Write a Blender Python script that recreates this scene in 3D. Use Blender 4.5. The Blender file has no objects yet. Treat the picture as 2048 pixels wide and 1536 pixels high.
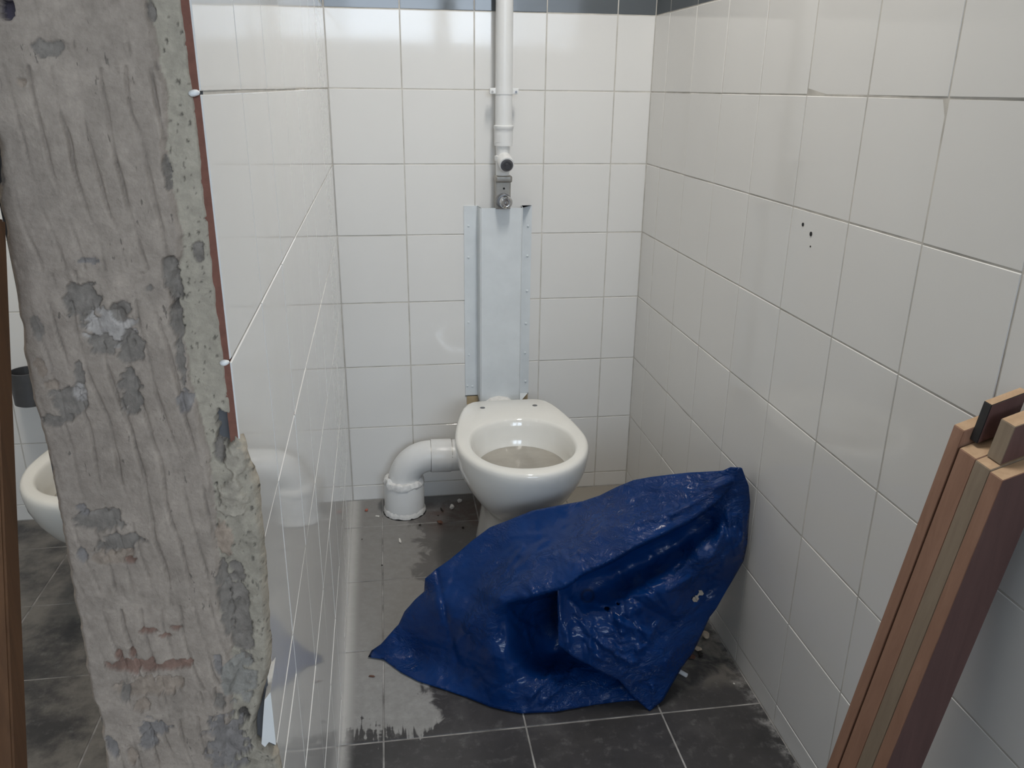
import bpy, bmesh, math, random
import numpy as np
from mathutils import Vector, Matrix, noise
from mathutils.geometry import delaunay_2d_cdt

random.seed(7); np.random.seed(7)
SC = bpy.context.scene
COL = SC.collection

# ------------------------------------------------------------------ camera
F_PX = 1638.26
CAM = np.array([0.14074, -2.40612, 1.2578])
ROT = np.array([[0.988647, 0.040146, -0.144797], [-0.149814, 0.337533, -0.929315], [0.011565, 0.940457, 0.339716]])
cd = bpy.data.cameras.new('camera'); cam = bpy.data.objects.new('camera', cd); COL.objects.link(cam)
cd.sensor_width = 36.0; cd.lens = F_PX / 2048 * 36.0; cd.clip_start = 0.02
m4 = Matrix([list(r) + [0] for r in ROT] + [[0, 0, 0, 1]]); m4.translation = Vector(CAM)
cam.matrix_world = m4
SC.camera = cam

def ray(u, v): return ROT @ np.array([(u - 1024) / F_PX, -(v - 768) / F_PX, -1.0])
def at(u, v, axis, val):
    d = ray(u, v); return CAM + (val - CAM[axis]) / d[axis] * d

# ------------------------------------------------------------------ world, lights, exposure
SC.view_settings.view_transform = 'Standard'; SC.view_settings.look = 'None'
SC.view_settings.gamma = 1.0; SC.view_settings.use_curve_mapping = False
SC.view_settings.exposure = 0.0
world = bpy.data.worlds.new('world'); SC.world = world; world.use_nodes = True
bg = world.node_tree.nodes['Background']; bg.inputs[0].default_value = (0.62, 0.74, 1.0, 1); bg.inputs[1].default_value = 1.0

LAMP_POWER = 17.0
WINDOW_POWER = 28.0
W = 0.909          # stall width
BASE = 0.052       # height of the skirting tiles
T = 0.2            # wall tile pitch
CEIL = 2.62
ROOM_Y = -5.6      # the wall with the windows
RX0, RX1 = -1.09, 2.3
END_Y = -1.765     # front end of the partition

def area(name, loc, rot, sx, sy, power, col):
    l = bpy.data.lights.new(name, 'AREA'); l.shape = 'RECTANGLE'; l.size = sx; l.size_y = sy; l.energy = power; l.color = col
    o = bpy.data.objects.new(name, l); COL.objects.link(o); o.location = loc; o.rotation_euler = rot
    return o
area('ceiling_lamp_light', (0.56, -1.02, CEIL - 0.075), (0, 0, 0), 0.16, 0.62, LAMP_POWER, (1.0, 0.965, 0.905))
area('ceiling_lamp_light', (-0.62, -1.0, CEIL - 0.075), (0, 0, 0), 0.16, 0.62, LAMP_POWER * 0.8, (1.0, 0.93, 0.82))  # added unseen lamp that brightens the neighbouring stall
WINS = [(-0.14, 0.66), (0.80, 1.58), (1.72, 2.20)]  # rightmost window is added for its light
WZ0, WZ1 = 1.62, 2.56
for a, b in WINS:
    area('window_daylight', ((a + b) / 2, ROOM_Y + 0.02, (WZ0 + WZ1) / 2), (math.radians(90), 0, 0), b - a, WZ1 - WZ0, WINDOW_POWER * (b - a) / 0.8, (0.72, 0.85, 1.0))

# ------------------------------------------------------------------ helpers
def tag(o, label=None, cat=None, group=None, kind=None):
    if label: o['label'] = label
    if cat: o['category'] = cat
    if group: o['group'] = group
    if kind: o['kind'] = kind
    return o
def empty(name, loc=(0, 0, 0)):
    o = bpy.data.objects.new(name, None); COL.objects.link(o); o.location = loc; o.empty_display_size = 0.05; return o
def link(name, me, parent=None, loc=None):
    o = bpy.data.objects.new(name, me); COL.objects.link(o)
    if parent: o.parent = parent
    if loc is not None: o.location = loc
    return o
def mesh(name, verts, faces, mats, smooth=False, fm=None):
    me = bpy.data.meshes.new(name); me.from_pydata([tuple(map(float, v)) for v in verts], [], [tuple(map(int, f)) for f in faces])
    for m in (mats if isinstance(mats, (list, tuple)) else [mats]): me.materials.append(m)
    if fm is not None: me.polygons.foreach_set('material_index', fm)
    if smooth: me.polygons.foreach_set('use_smooth', [True] * len(me.polygons))
    me.update(); return me
def bm_mesh(name, bm, mats, smooth=False):
    bmesh.ops.recalc_face_normals(bm, faces=bm.faces)
    me = bpy.data.meshes.new(name); bm.to_mesh(me); bm.free()
    for m in (mats if isinstance(mats, (list, tuple)) else [mats]): me.materials.append(m)
    if smooth: me.polygons.foreach_set('use_smooth', [True] * len(me.polygons))
    return me
def box_bm(x0, x1, y0, y1, z0, z1, bevel=0.0, seg=2, bm=None):
    bm = bm or bmesh.new()
    r = bmesh.ops.create_cube(bm, size=1.0)
    for v in r['verts']:
        v.co = Vector(((x0 + x1) / 2 + v.co.x * (x1 - x0), (y0 + y1) / 2 + v.co.y * (y1 - y0), (z0 + z1) / 2 + v.co.z * (z1 - z0)))
    if bevel > 0:
        bmesh.ops.bevel(bm, geom=list({e for v in r['verts'] for e in v.link_edges}), offset=bevel, segments=seg, affect='EDGES', profile=0.7)
    return bm
def box(name, x0, x1, y0, y1, z0, z1, mat, parent=None, bevel=0.0):
    return link(name, bm_mesh(name, box_bm(x0, x1, y0, y1, z0, z1, bevel), mat), parent)
def loft(rings, close_start=False, close_end=False):
    n = len(rings[0]); v = [p for r in rings for p in r]; f = []
    for i in range(len(rings) - 1):
        for j in range(n):
            k = (j + 1) % n; f.append((i * n + j, i * n + k, (i + 1) * n + k, (i + 1) * n + j))
    if close_start: f.append(tuple(range(n))[::-1])
    if close_end: f.append(tuple((len(rings) - 1) * n + j for j in range(n)))
    return v, f
def tube(path, radii, n=24, cap=True):
    path = [Vector(p) for p in path]
    if not isinstance(radii, (list, tuple)): radii = [radii] * len(path)
    rings = []; up = None
    for i, p in enumerate(path):
        t = (path[min(i + 1, len(path) - 1)] - path[max(i - 1, 0)]).normalized()
        if up is None:
            up = Vector((0, 0, 1)) if abs(t.z) < 0.9 else Vector((0, 1, 0))
        s = t.cross(up).normalized(); up = s.cross(t).normalized()
        rings.append([p + radii[i] * (math.cos(a) * s + math.sin(a) * up) for a in [2 * math.pi * k / n for k in range(n)]])
    return loft(rings, cap, cap)
def lathe(profile, origin, axis, n=32):
    """profile: (distance along axis, radius)"""
    o = Vector(origin); a = Vector(axis).normalized()
    s = a.orthogonal().normalized(); u = a.cross(s)
    rings = [[o + a * d + r * (math.cos(t) * s + math.sin(t) * u) for t in [2 * math.pi * k / n for k in range(n)]] for d, r in profile]
    return loft(rings, True, True)
def add(name, vf, mat, parent=None, smooth=True):
    me = mesh(name, vf[0], vf[1], mat, smooth)
    bm = bmesh.new(); bm.from_mesh(me); bmesh.ops.recalc_face_normals(bm, faces=bm.faces); bm.to_mesh(me); bm.free()
    o = link(name, me, parent)
    if smooth:
        md = o.modifiers.new('split', 'EDGE_SPLIT'); md.split_angle = math.radians(40)
    return o
def fbm(p, oct=4, lac=2.0, gain=0.5):
    s = 0.0; a = 1.0; p = Vector(p)
    for _ in range(oct):
        s += a * noise.noise(p); p = p * lac; a *= gain
    return s

# ------------------------------------------------------------------ materials
def new_mat(name):
    m = bpy.data.materials.new(name); m.use_nodes = True
    nt = m.node_tree; b = nt.nodes['Principled BSDF']; return m, nt, b
def N(nt, t, **kw):
    n = nt.nodes.new(t)
    for k, v in kw.items(): setattr(n, k, v)
    return n
def noise_node(nt, scale, detail=4, coord='Object', rough=0.55, dist=0.0, vec=None):
    tc = N(nt, 'ShaderNodeTexCoord'); n = N(nt, 'ShaderNodeTexNoise')
    n.inputs['Scale'].default_value = scale; n.inputs['Detail'].default_value = detail
    n.inputs['Roughness'].default_value = rough; n.inputs['Distortion'].default_value = dist
    nt.links.new(vec if vec is not None else tc.outputs[coord], n.inputs['Vector']); return n
def ramp(nt, fac, stops):
    r = N(nt, 'ShaderNodeValToRGB'); cr = r.color_ramp
    while len(cr.elements) < len(stops): cr.elements.new(0.5)
    for e, (p, c) in zip(cr.elements, stops): e.position = p; e.color = (*c, 1) if len(c) == 3 else c
    nt.links.new(fac, r.inputs[0]); return r
def mixc(nt, fac, a, b, mode='MIX'):
    n = N(nt, 'ShaderNodeMix', data_type='RGBA', blend_type=mode)
    for i, x in ((0, fac), (6, a), (7, b)):
        if hasattr(x, 'links') or hasattr(x, 'is_linked'): nt.links.new(x, n.inputs[i])
        elif i == 0: n.inputs[0].default_value = x
        else: n.inputs[i].default_value = (*x, 1)
    return n.outputs[2]
def math_n(nt, op, a, b=None, clamp=False):
    n = N(nt, 'ShaderNodeMath', operation=op); n.use_clamp = clamp
    for i, x in enumerate((a, b)):
        if x is None: continue
        if hasattr(x, 'is_linked'): nt.links.new(x, n.inputs[i])
        else: n.inputs[i].default_value = x
    return n.outputs[0]
def mapr(nt, v, a, b, c=0.0, d=1.0):
    n = N(nt, 'ShaderNodeMapRange'); n.interpolation_type = 'SMOOTHSTEP'
    nt.links.new(v, n.inputs[0])
    for i, x in enumerate((a, b, c, d)): n.inputs[i + 1].default_value = x
    return n.outputs[0]
def bump(nt, b, h, strength, dist):
    n = N(nt, 'ShaderNodeBump'); n.inputs['Strength'].default_value = strength; n.inputs['Distance'].default_value = dist
    nt.links.new(h, n.inputs['Height']); nt.links.new(n.outputs[0], b.inputs['Normal']); return n
def simple(name, col, rough=0.5, metal=0.0, var=0.12, scale=30, bmp=0.0, spec=0.5):
    m, nt, b = new_mat(name)
    n = noise_node(nt, scale)
    r = ramp(nt, n.outputs[0], [(0.3, tuple(c * (1 - var) for c in col)), (0.7, tuple(min(1, c * (1 + var)) for c in col))])
    nt.links.new(r.outputs[0], b.inputs['Base Color'])
    b.inputs['Roughness'].default_value = rough; b.inputs['Metallic'].default_value = metal
    b.inputs['Specular IOR Level'].default_value = spec
    if bmp: bump(nt, b, n.outputs[0], 0.6, bmp)
    return m

def glaze(name, col, rough=0.045):
    m, nt, b = new_mat(name)
    b.inputs['Specular IOR Level'].default_value = 0.36
    geo = N(nt, 'ShaderNodeNewGeometry')
    n = noise_node(nt, 2.2, 3, vec=geo.outputs['Position'])
    d = noise_node(nt, 55, 5, vec=geo.outputs['Position'])
    r = ramp(nt, n.outputs[0], [(0.3, tuple(c * 0.96 for c in col)), (0.75, col)])
    spots = ramp(nt, d.outputs[0], [(0.70, (0, 0, 0)), (0.80, (1, 1, 1))])
    c = mixc(nt, math_n(nt, 'MULTIPLY', spots.outputs[0], 0.10), r.outputs[0], tuple(x * 0.7 for x in col))
    nt.links.new(c, b.inputs['Base Color'])
    rr = ramp(nt, d.outputs[0], [(0.3, (rough, rough, rough)), (0.8, (rough * 2.2,) * 3)])
    nt.links.new(rr.outputs[0], b.inputs['Roughness'])
    w = noise_node(nt, 9, 2, vec=geo.outputs['Position'])
    bump(nt, b, w.outputs[0], 0.012, 0.004)
    return m
MAT = {}
MAT['white_tile'] = glaze('white_tile_glaze', (0.80, 0.788, 0.765))
MAT['blue_tile'] = glaze('blue_grey_tile_glaze', (0.125, 0.137, 0.148))
MAT['tile_body'] = simple('terracotta_tile_body', (0.20, 0.085, 0.06), 0.9, bmp=0.0008, scale=120)
MAT['grout'] = simple('wall_grout', (0.56, 0.535, 0.49), 0.95, var=0.22, scale=16)
MAT['paint'] = simple('wall_paint', (0.72, 0.71, 0.68), 0.8, var=0.04)
MAT['ceiling'] = simple('ceiling_paint', (0.78, 0.77, 0.74), 0.9, var=0.03)
MAT['ceramic'] = simple('sanitary_ceramic', (0.80, 0.785, 0.74), 0.08, var=0.03, scale=6)
MAT['pvc'] = simple('white_pvc', (0.80, 0.80, 0.79), 0.32, var=0.03, scale=8)
MAT['painted_metal'] = simple('white_painted_metal', (0.70, 0.735, 0.755), 0.38, var=0.05, scale=14, bmp=0.0004)
MAT['caulk'] = simple('white_plaster_caulk', (0.80, 0.79, 0.77), 0.8, var=0.10, scale=80, bmp=0.003)
MAT['chrome'] = simple('chrome', (0.62, 0.62, 0.63), 0.12, 1.0, var=0.05)
MAT['dull_metal'] = simple('dull_brass_grey_metal', (0.36, 0.34, 0.31), 0.42, 0.6, var=0.15)
MAT['steel_dark'] = simple('dark_steel', (0.22, 0.22, 0.23), 0.35, 0.85, var=0.1)
MAT['dark'] = simple('dark_hole', (0.012, 0.012, 0.013), 0.9)
MAT['black'] = simple('black_primer', (0.014, 0.013, 0.014), 0.6)
MAT['beige_glue'] = simple('dried_beige_glue', (0.48, 0.38, 0.24), 0.8, bmp=0.002)
MAT['concrete'] = simple('partition_core', (0.13, 0.13, 0.135), 0.95, bmp=0.003)
MAT['frame'] = simple('window_frame_paint', (0.6, 0.6, 0.58), 0.5)
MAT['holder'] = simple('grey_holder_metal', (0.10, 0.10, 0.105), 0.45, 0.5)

def floor_material():
    m, nt, b = new_mat('dusty_grey_floor_tile')
    geo = N(nt, 'ShaderNodeNewGeometry'); sep = N(nt, 'ShaderNodeSeparateXYZ'); nt.links.new(geo.outputs['Position'], sep.inputs[0])
    pos = geo.outputs['Position']; X, Y = sep.outputs[0], sep.outputs[1]
    n1 = noise_node(nt, 5, 6, vec=pos, rough=0.65); n2 = noise_node(nt, 38, 6, vec=pos, rough=0.7)
    n3 = noise_node(nt, 14, 5, vec=pos, rough=0.6, dist=0.8)
    st = N(nt, 'ShaderNodeMapping'); st.inputs['Scale'].default_value = (130, 6, 1); nt.links.new(pos, st.inputs[0])
    streak = noise_node(nt, 1.0, 3, vec=st.outputs[0])
    base = ramp(nt, n1.outputs[0], [(0.30, (0.030, 0.029, 0.030)), (0.55, (0.052, 0.049, 0.050)), (0.75, (0.100, 0.096, 0.096))]).outputs[0]
    base = mixc(nt, math_n(nt, 'MULTIPLY', mapr(nt, n2.outputs[0], 0.52, 0.72), 0.30), base, (0.25, 0.245, 0.24))
    # dried skim of plaster dust left of the bag: ends in a brushed edge
    edge = math_n(nt, 'ADD', math_n(nt, 'MULTIPLY', n3.outputs[0], 0.20), math_n(nt, 'MULTIPLY', streak.outputs[0], 0.16))
    my = mapr(nt, math_n(nt, 'SUBTRACT', Y, edge), -1.215, -1.195)
    edgex = math_n(nt, 'MULTIPLY', n3.outputs[0], 0.22)
    mx = mapr(nt, math_n(nt, 'ADD', X, edgex), 0.30, 0.325, 1.0, 0.0)
    mxl = mapr(nt, X, -0.05, 0.0)
    film = math_n(nt, 'MULTIPLY', math_n(nt, 'MULTIPLY', my, mx), mxl)
    filmc = ramp(nt, n2.outputs[0], [(0.3, (0.27, 0.265, 0.255)), (0.7, (0.37, 0.365, 0.355))]).outputs[0]
    c = mixc(nt, math_n(nt, 'MULTIPLY', film, 0.85), base, filmc)
    back = math_n(nt, 'MULTIPLY', math_n(nt, 'MULTIPLY', mapr(nt, Y, -0.95, -0.55), mxl), 0.45)
    c = mixc(nt, back, c, (0.22, 0.205, 0.19))
    nb_ = math_n(nt, 'MULTIPLY', math_n(nt, 'MULTIPLY', mapr(nt, X, -0.1, -0.2), mapr(nt, n1.outputs[0], 0.38, 0.62)), 0.6)
    c = mixc(nt, nb_, c, (0.26, 0.24, 0.21))
    # sweepings along the tiled partition
    wl = mapr(nt, math_n(nt, 'ADD', X, math_n(nt, 'MULTIPLY', n2.outputs[0], 0.018)), 0.012, 0.048, 1.0, 0.0)
    wl = math_n(nt, 'MULTIPLY', wl, mapr(nt, X, -0.02, 0.0))
    c = mixc(nt, math_n(nt, 'MULTIPLY', wl, 0.75), c, (0.60, 0.59, 0.57))
    # beige dust behind and right of the toilet
    rb = math_n(nt, 'MULTIPLY', mapr(nt, X, 0.50, 0.62), mapr(nt, Y, -0.62, -0.40))
    c = mixc(nt, math_n(nt, 'MULTIPLY', rb, 0.8), c, (0.34, 0.31, 0.26))
    # brown stain between the outlet pipe and the pedestal
    sx = math_n(nt, 'MULTIPLY', mapr(nt, X, 0.20, 0.26), mapr(nt, X, 0.40, 0.46, 1.0, 0.0))
    sy = math_n(nt, 'MULTIPLY', mapr(nt, Y, -0.27, -0.18), mapr(nt, Y, -0.06, -0.02, 1.0, 0.0))
    stn = math_n(nt, 'MULTIPLY', math_n(nt, 'MULTIPLY', sx, sy), mapr(nt, n3.outputs[0], 0.35, 0.6))
    c = mixc(nt, math_n(nt, 'MULTIPLY', stn, 0.8), c, (0.075, 0.045, 0.035))
    # white smears by the right wall
    rw = math_n(nt, 'MULTIPLY', mapr(nt, math_n(nt, 'ADD', X, math_n(nt, 'MULTIPLY', n3.outputs[0], 0.10)), 0.925, 0.965), mapr(nt, n2.outputs[0], 0.42, 0.62))
    c = mixc(nt, math_n(nt, 'MULTIPLY', rw, 0.6), c, (0.42, 0.41, 0.40))
    # rubble dust under the mouth of the bag
    rd = math_n(nt, 'MULTIPLY', math_n(nt, 'MULTIPLY', mapr(nt, X, 0.70, 0.80), mapr(nt, Y, -1.02, -0.93)), mapr(nt, n3.outputs[0], 0.40, 0.62))
    c = mixc(nt, math_n(nt, 'MULTIPLY', rd, 0.7), c, (0.30, 0.27, 0.235))
    nt.links.new(c, b.inputs['Base Color'])
    rg = mapr(nt, film, 0, 1, 0.38, 0.75); nt.links.new(rg, b.inputs['Roughness'])
    bump(nt, b, n2.outputs[0], 0.25, 0.002)
    return m
MAT['floor_tile'] = floor_material()
MAT['floor_grout'] = simple('floor_grout', (0.27, 0.26, 0.25), 0.95, var=0.6, scale=14)

def plaster_material():
    m, nt, b = new_mat('scraped_tile_adhesive')
    at_ = N(nt, 'ShaderNodeAttribute', attribute_name='Col')
    n = noise_node(nt, 90, 6, rough=0.7); n2 = noise_node(nt, 420, 3)
    v = ramp(nt, n.outputs[0], [(0.25, (0.72, 0.72, 0.72)), (0.7, (1.08, 1.08, 1.08))])
    c = mixc(nt, 1.0, at_.outputs['Color'], v.outputs[0], 'MULTIPLY')
    nt.links.new(c, b.inputs['Base Color']); b.inputs['Roughness'].default_value = 0.93; b.inputs['Specular IOR Level'].default_value = 0.2
    mp = N(nt, 'ShaderNodeMapping'); mp.inputs['Scale'].default_value = (260, 260, 90); tc_ = N(nt, 'ShaderNodeTexCoord'); nt.links.new(tc_.outputs['Object'], mp.inputs[0])
    sp = noise_node(nt, 1.0, 2, vec=mp.outputs[0]); big = noise_node(nt, 28, 2)
    spk = math_n(nt, 'MULTIPLY', mapr(nt, sp.outputs[0], 0.66, 0.72), mapr(nt, big.outputs[0], 0.48, 0.60))
    c = mixc(nt, math_n(nt, 'MULTIPLY', spk, 0.55), c, (0.05, 0.045, 0.04)); nt.links.new(c, b.inputs['Base Color'])
    h = math_n(nt, 'ADD', n.outputs[0], math_n(nt, 'MULTIPLY', n2.outputs[0], 0.4))
    bump(nt, b, h, 0.7, 0.0022)
    return m
MAT['plaster'] = plaster_material()

def wood_material(name, c0, c1, axis_scale=(60, 60, 4), rough=0.5):
    m, nt, b = new_mat(name)
    tc = N(nt, 'ShaderNodeTexCoord'); mp = N(nt, 'ShaderNodeMapping'); mp.inputs['Scale'].default_value = axis_scale
    nt.links.new(tc.outputs['Object'], mp.inputs[0])
    n = noise_node(nt, 1.0, 6, vec=mp.outputs[0], rough=0.65, dist=0.6)
    big = noise_node(nt, 5, 2)
    r = ramp(nt, n.outputs[0], [(0.3, c0), (0.7, c1)])
    c = mixc(nt, math_n(nt, 'MULTIPLY', big.outputs[0], 0.35), r.outputs[0], tuple(x * 0.6 for x in c0))
    nt.links.new(c, b.inputs['Base Color']); b.inputs['Roughness'].default_value = rough
    bump(nt, b, n.outputs[0], 0.2, 0.0006); return m
MAT['wood_red'] = wood_material('red_brown_hardwood', (0.26, 0.135, 0.085), (0.37, 0.205, 0.135))
MAT['wood_grey'] = wood_material('grey_brown_hardwood', (0.22, 0.165, 0.115), (0.31, 0.24, 0.17))
MAT['wood_shaded'] = wood_material('shaded_red_hardwood', (0.095, 0.046, 0.042), (0.145, 0.073, 0.064))  # same timber, with the shade of its viewer-side faces put into the colour
MAT['wood_end'] = wood_material('pale_end_grain', (0.42, 0.27, 0.155), (0.56, 0.38, 0.235), (50, 50, 50), 0.7)
MAT['wood_plank'] = wood_material('brown_plank', (0.088, 0.036, 0.011), (0.15, 0.066, 0.024), (90, 90, 3), 0.75)

def bag_material():
    m, nt, b = new_mat('blue_plastic_film')
    at_ = N(nt, 'ShaderNodeAttribute', attribute_name='Print')
    tc = N(nt, 'ShaderNodeTexCoord')
    n = noise_node(nt, 11, 3)
    base = ramp(nt, n.outputs[0], [(0.3, (0.002, 0.022, 0.105)), (0.7, (0.003, 0.031, 0.140))]).outputs[0]
    dust = noise_node(nt, 6, 5, dist=1.0)
    geo = N(nt, 'ShaderNodeNewGeometry'); sep = N(nt, 'ShaderNodeSeparateXYZ'); nt.links.new(geo.outputs['Position'], sep.inputs[0])
    dmask = math_n(nt, 'MULTIPLY', mapr(nt, dust.outputs[0], 0.45, 0.72), mapr(nt, sep.outputs[0], 0.45, 0.70, 1.0, 0.15))
    c = mixc(nt, math_n(nt, 'MULTIPLY', dmask, 0.022), base, (0.22, 0.24, 0.28))
    c = mixc(nt, math_n(nt, 'MULTIPLY', at_.outputs['Fac'], 0.85), c, (0.008, 0.012, 0.03))
    nt.links.new(c, b.inputs['Base Color'])
    b.inputs['Roughness'].default_value = 0.15; b.inputs['Specular IOR Level'].default_value = 0.22
    mp = N(nt, 'ShaderNodeMapping'); mp.inputs['Scale'].default_value = (1.0, 1.0, 2.0); mp.inputs['Rotation'].default_value = (0.3, 0.5, 0.2)
    nt.links.new(tc.outputs['Object'], mp.inputs[0])
    f1 = noise_node(nt, 26, 5, vec=mp.outputs[0], rough=0.6, dist=1.4)
    rd = math_n(nt, 'ABSOLUTE', math_n(nt, 'SUBTRACT', f1.outputs[0], 0.5))
    crease = ramp(nt, rd, [(0.0, (1, 1, 1)), (0.05, (0.25, 0.25, 0.25)), (0.16, (0, 0, 0))]).outputs[0]
    f2 = noise_node(nt, 90, 4, vec=mp.outputs[0], rough=0.6, dist=0.6)
    where = mapr(nt, noise_node(nt, 6, 2).outputs[0], 0.46, 0.62, 0.05, 1.0)
    h = math_n(nt, 'MULTIPLY', math_n(nt, 'ADD', crease, math_n(nt, 'MULTIPLY', f2.outputs[0], 0.22)), where)
    bump(nt, b, h, 0.45, 0.006)
    return m
MAT['bag'] = bag_material()

# ------------------------------------------------------------------ tiles
_tile_cache = {}
def tile_mesh(w, h, t, mats, ch=0.0011, rnd=0.0):
    key = (round(w, 4), round(h, 4), t, tuple(m.name for m in mats))
    if key in _tile_cache: return _tile_cache[key]
    a, b = w / 2, h / 2
    v = [(-a, -b, 0), (a, -b, 0), (a, b, 0), (-a, b, 0), (-a, -b, t - ch), (a, -b, t - ch), (a, b, t - ch), (-a, b, t - ch),
         (-a + ch, -b + ch, t), (a - ch, -b + ch, t), (a - ch, b - ch, t), (-a + ch, b - ch, t)]
    f = []; fm = []
    for i in range(4):
        k = (i + 1) % 4; f.append((i, k, 4 + k, 4 + i)); fm.append(1)
    for i in range(4):
        k = (i + 1) % 4; f.append((4 + i, 4 + k, 8 + k, 8 + i)); fm.append(0)
    f.append((8, 9, 10, 11)); fm.append(0); f.append((3, 2, 1, 0)); fm.append(1)
    me = mesh('tile', v, f, list(mats), fm=fm); _tile_cache[key] = me; return me
TT = 0.0075; JOINT = 0.0023
def put_tile(parent, name, frame, u0, u1, v0, v1, mats, tilt=0.12, joint=JOINT, t=TT, dz=0.0004):
    """frame: (origin, U, V, N) with N pointing into the room; the glazed face lies on the frame's plane"""
    O, U, V, Nn = frame
    w, h = u1 - u0 - joint, v1 - v0 - joint
    if w < 0.004 or h < 0.004: return None
    o = link(name, tile_mesh(w, h, t, mats), parent)
    R = Matrix((U, V, Nn)).transposed().to_4x4()
    rx = Matrix.Rotation(math.radians(random.gauss(0, tilt)), 4, 'X') @ Matrix.Rotation(math.radians(random.gauss(0, tilt)), 4, 'Y')
    c = Vector(O) + Vector(U) * ((u0 + u1) / 2) + Vector(V) * ((v0 + v1) / 2) + Vector(Nn) * (-t + random.uniform(-dz, dz))
    o.matrix_local = Matrix.Translation(c) @ R @ rx
    return o
def tile_wall(parent, frame, ulines, tilt=0.12, rows=11, skip=None):
    for i in range(len(ulines) - 1):
        u0, u1 = ulines[i], ulines[i + 1]
        if not (skip and skip(u0, -1)):
            put_tile(parent, 'skirting_tile', frame, u0, u1, 0.0, BASE, (MAT['white_tile'], MAT['tile_body']), tilt)
        for r in range(rows - 1):
            if skip and skip(u0, r): continue
            ms = MAT['white_tile'] if r < 7 else MAT['blue_tile']
            put_tile(parent, 'white_tile' if r < 7 else 'blue_tile', frame, u0, u1, BASE + r * T, BASE + (r + 1) * T, (ms, MAT['tile_body']), tilt)

GR = 0.0008    # joints lie this far behind the glaze
wb = box('wall_back', RX0 - 0.1, W + 0.1, GR, 0.12, -0.02, CEIL, MAT['grout']); tag(wb, 'white tiled back wall with a blue-grey row above', None, None, 'structure')
fb = ((0, 0, 0), Vector((1, 0, 0)), Vector((0, 0, 1)), Vector((0, -1, 0)))
tile_wall(wb, fb, [0.002, 0.2, 0.4, 0.6, 0.8, W], 0.10)
tile_wall(wb, fb, [-1.08, -0.95, -0.75, -0.55, -0.35, -0.145], 0.10)
wr = box('wall_right', W + GR, W + 0.12, -2.75, 0.0, -0.02, CEIL, MAT['grout']); tag(wr, 'white tiled right wall of the stall', None, None, 'structure')
fr = ((W, 0, 0), Vector((0, -1, 0)), Vector((0, 0, 1)), Vector((-1, 0, 0)))
tile_wall(wr, fr, [0.0] + [0.122 + 0.2 * k for k in range(0, 14)], 0.10)
for u, v, s in ((1606, 449, 0.0035), (1622, 468, 0.0042), (1621, 493, 0.0018)):
    q = at(u, v, 0, W)
    add('screw_hole', lathe([(0, s), (0.0009, s), (0.0009, s * 0.6)], (W + 0.0002, q[1], q[2]), (-1, 0, 0), 16), MAT['dark'], wr, False)

# partition: core, tiles on both sides, scraped front end
LA = 0.0075
def left_x(y): return 0.002 - LA * y
wl = empty('wall_left'); tag(wl, 'partition wall tiled white on its side with a bare scraped front end', None, None, 'structure')
v = [(left_x(0) - GR, 0, 0), (left_x(END_Y) - GR, END_Y + 0.012, 0), (-0.136, END_Y + 0.012, 0), (-0.136, 0, 0)]
bm = bmesh.new(); lo = [bm.verts.new(p) for p in v]; hi = [bm.verts.new((p[0], p[1], CEIL)) for p in v]
for i in range(4): bm.faces.new((lo[i], lo[(i + 1) % 4], hi[(i + 1) % 4], hi[i]))
bm.faces.new(lo[::-1]); bm.faces.new(hi)
me = bm_mesh('core', bm, [MAT['grout'], MAT['concrete']])
for p in me.polygons: p.material_index = 0 if p.normal.x > 0.7 else 1
link('core', me, wl)
ud = Vector((LA, -1, 0)).normalized(); nl = Vector((1, LA, 0)).normalized()
fl = ((0.002, 0, 0), ud, Vector((0, 0, 1)), nl)
ll = [0.0] + [1.572 - 0.197 * k for k in range(7, -1, -1)] + [1.765]
tile_wall(wl, fl, ll, 0.06, skip=lambda u, r: u > 1.5 and r < 4)
# broken tiles low down at the front end
put_tile(wl, 'white_tile', fl, 1.572, 1.752, BASE + 0.6, BASE + 0.8, (MAT['white_tile'], MAT['tile_body']), 0.05)
put_tile(wl, 'white_tile', fl, 1.572, 1.762, 0.60, BASE + 0.6, (MAT['white_tile'], MAT['tile_body']), 0.05)
put_tile(wl, 'white_tile', fl, 1.572, 1.74, BASE + 0.4, 0.598, (MAT['white_tile'], MAT['tile_body']), 0.05)
for r in range(0, 2): put_tile(wl, 'white_tile', fl, 1.572, 1.75, BASE + r * T, BASE + (r + 1) * T, (MAT['white_tile'], MAT['tile_body']), 0.05)
f2 = ((-0.1432, 0, 0), Vector((0, -1, 0)), Vector((0, 0, 1)), Vector((-1, 0, 0)))
tile_wall(wl, f2, [0.0] + [0.15 + 0.2 * k for k in range(7)], 0.1, rows=8)
# grout blobs squeezed out at the front edge of the joints
for z in (BASE + 6 * T, BASE + 5 * T):
    bm = bmesh.new(); bmesh.ops.create_icosphere(bm, subdivisions=2, radius=0.0027)
    for vv in bm.verts: vv.co *= 1 + 0.35 * noise.noise(vv.co * 300 + Vector((z, 0, 0)))
    for vv in bm.verts: vv.co.x *= 1.4
    o = link('grout_blob', bm_mesh('grout_blob', bm, MAT['caulk'], True), wl, (left_x(END_Y) - 0.004, END_Y - 0.002, z))

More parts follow.
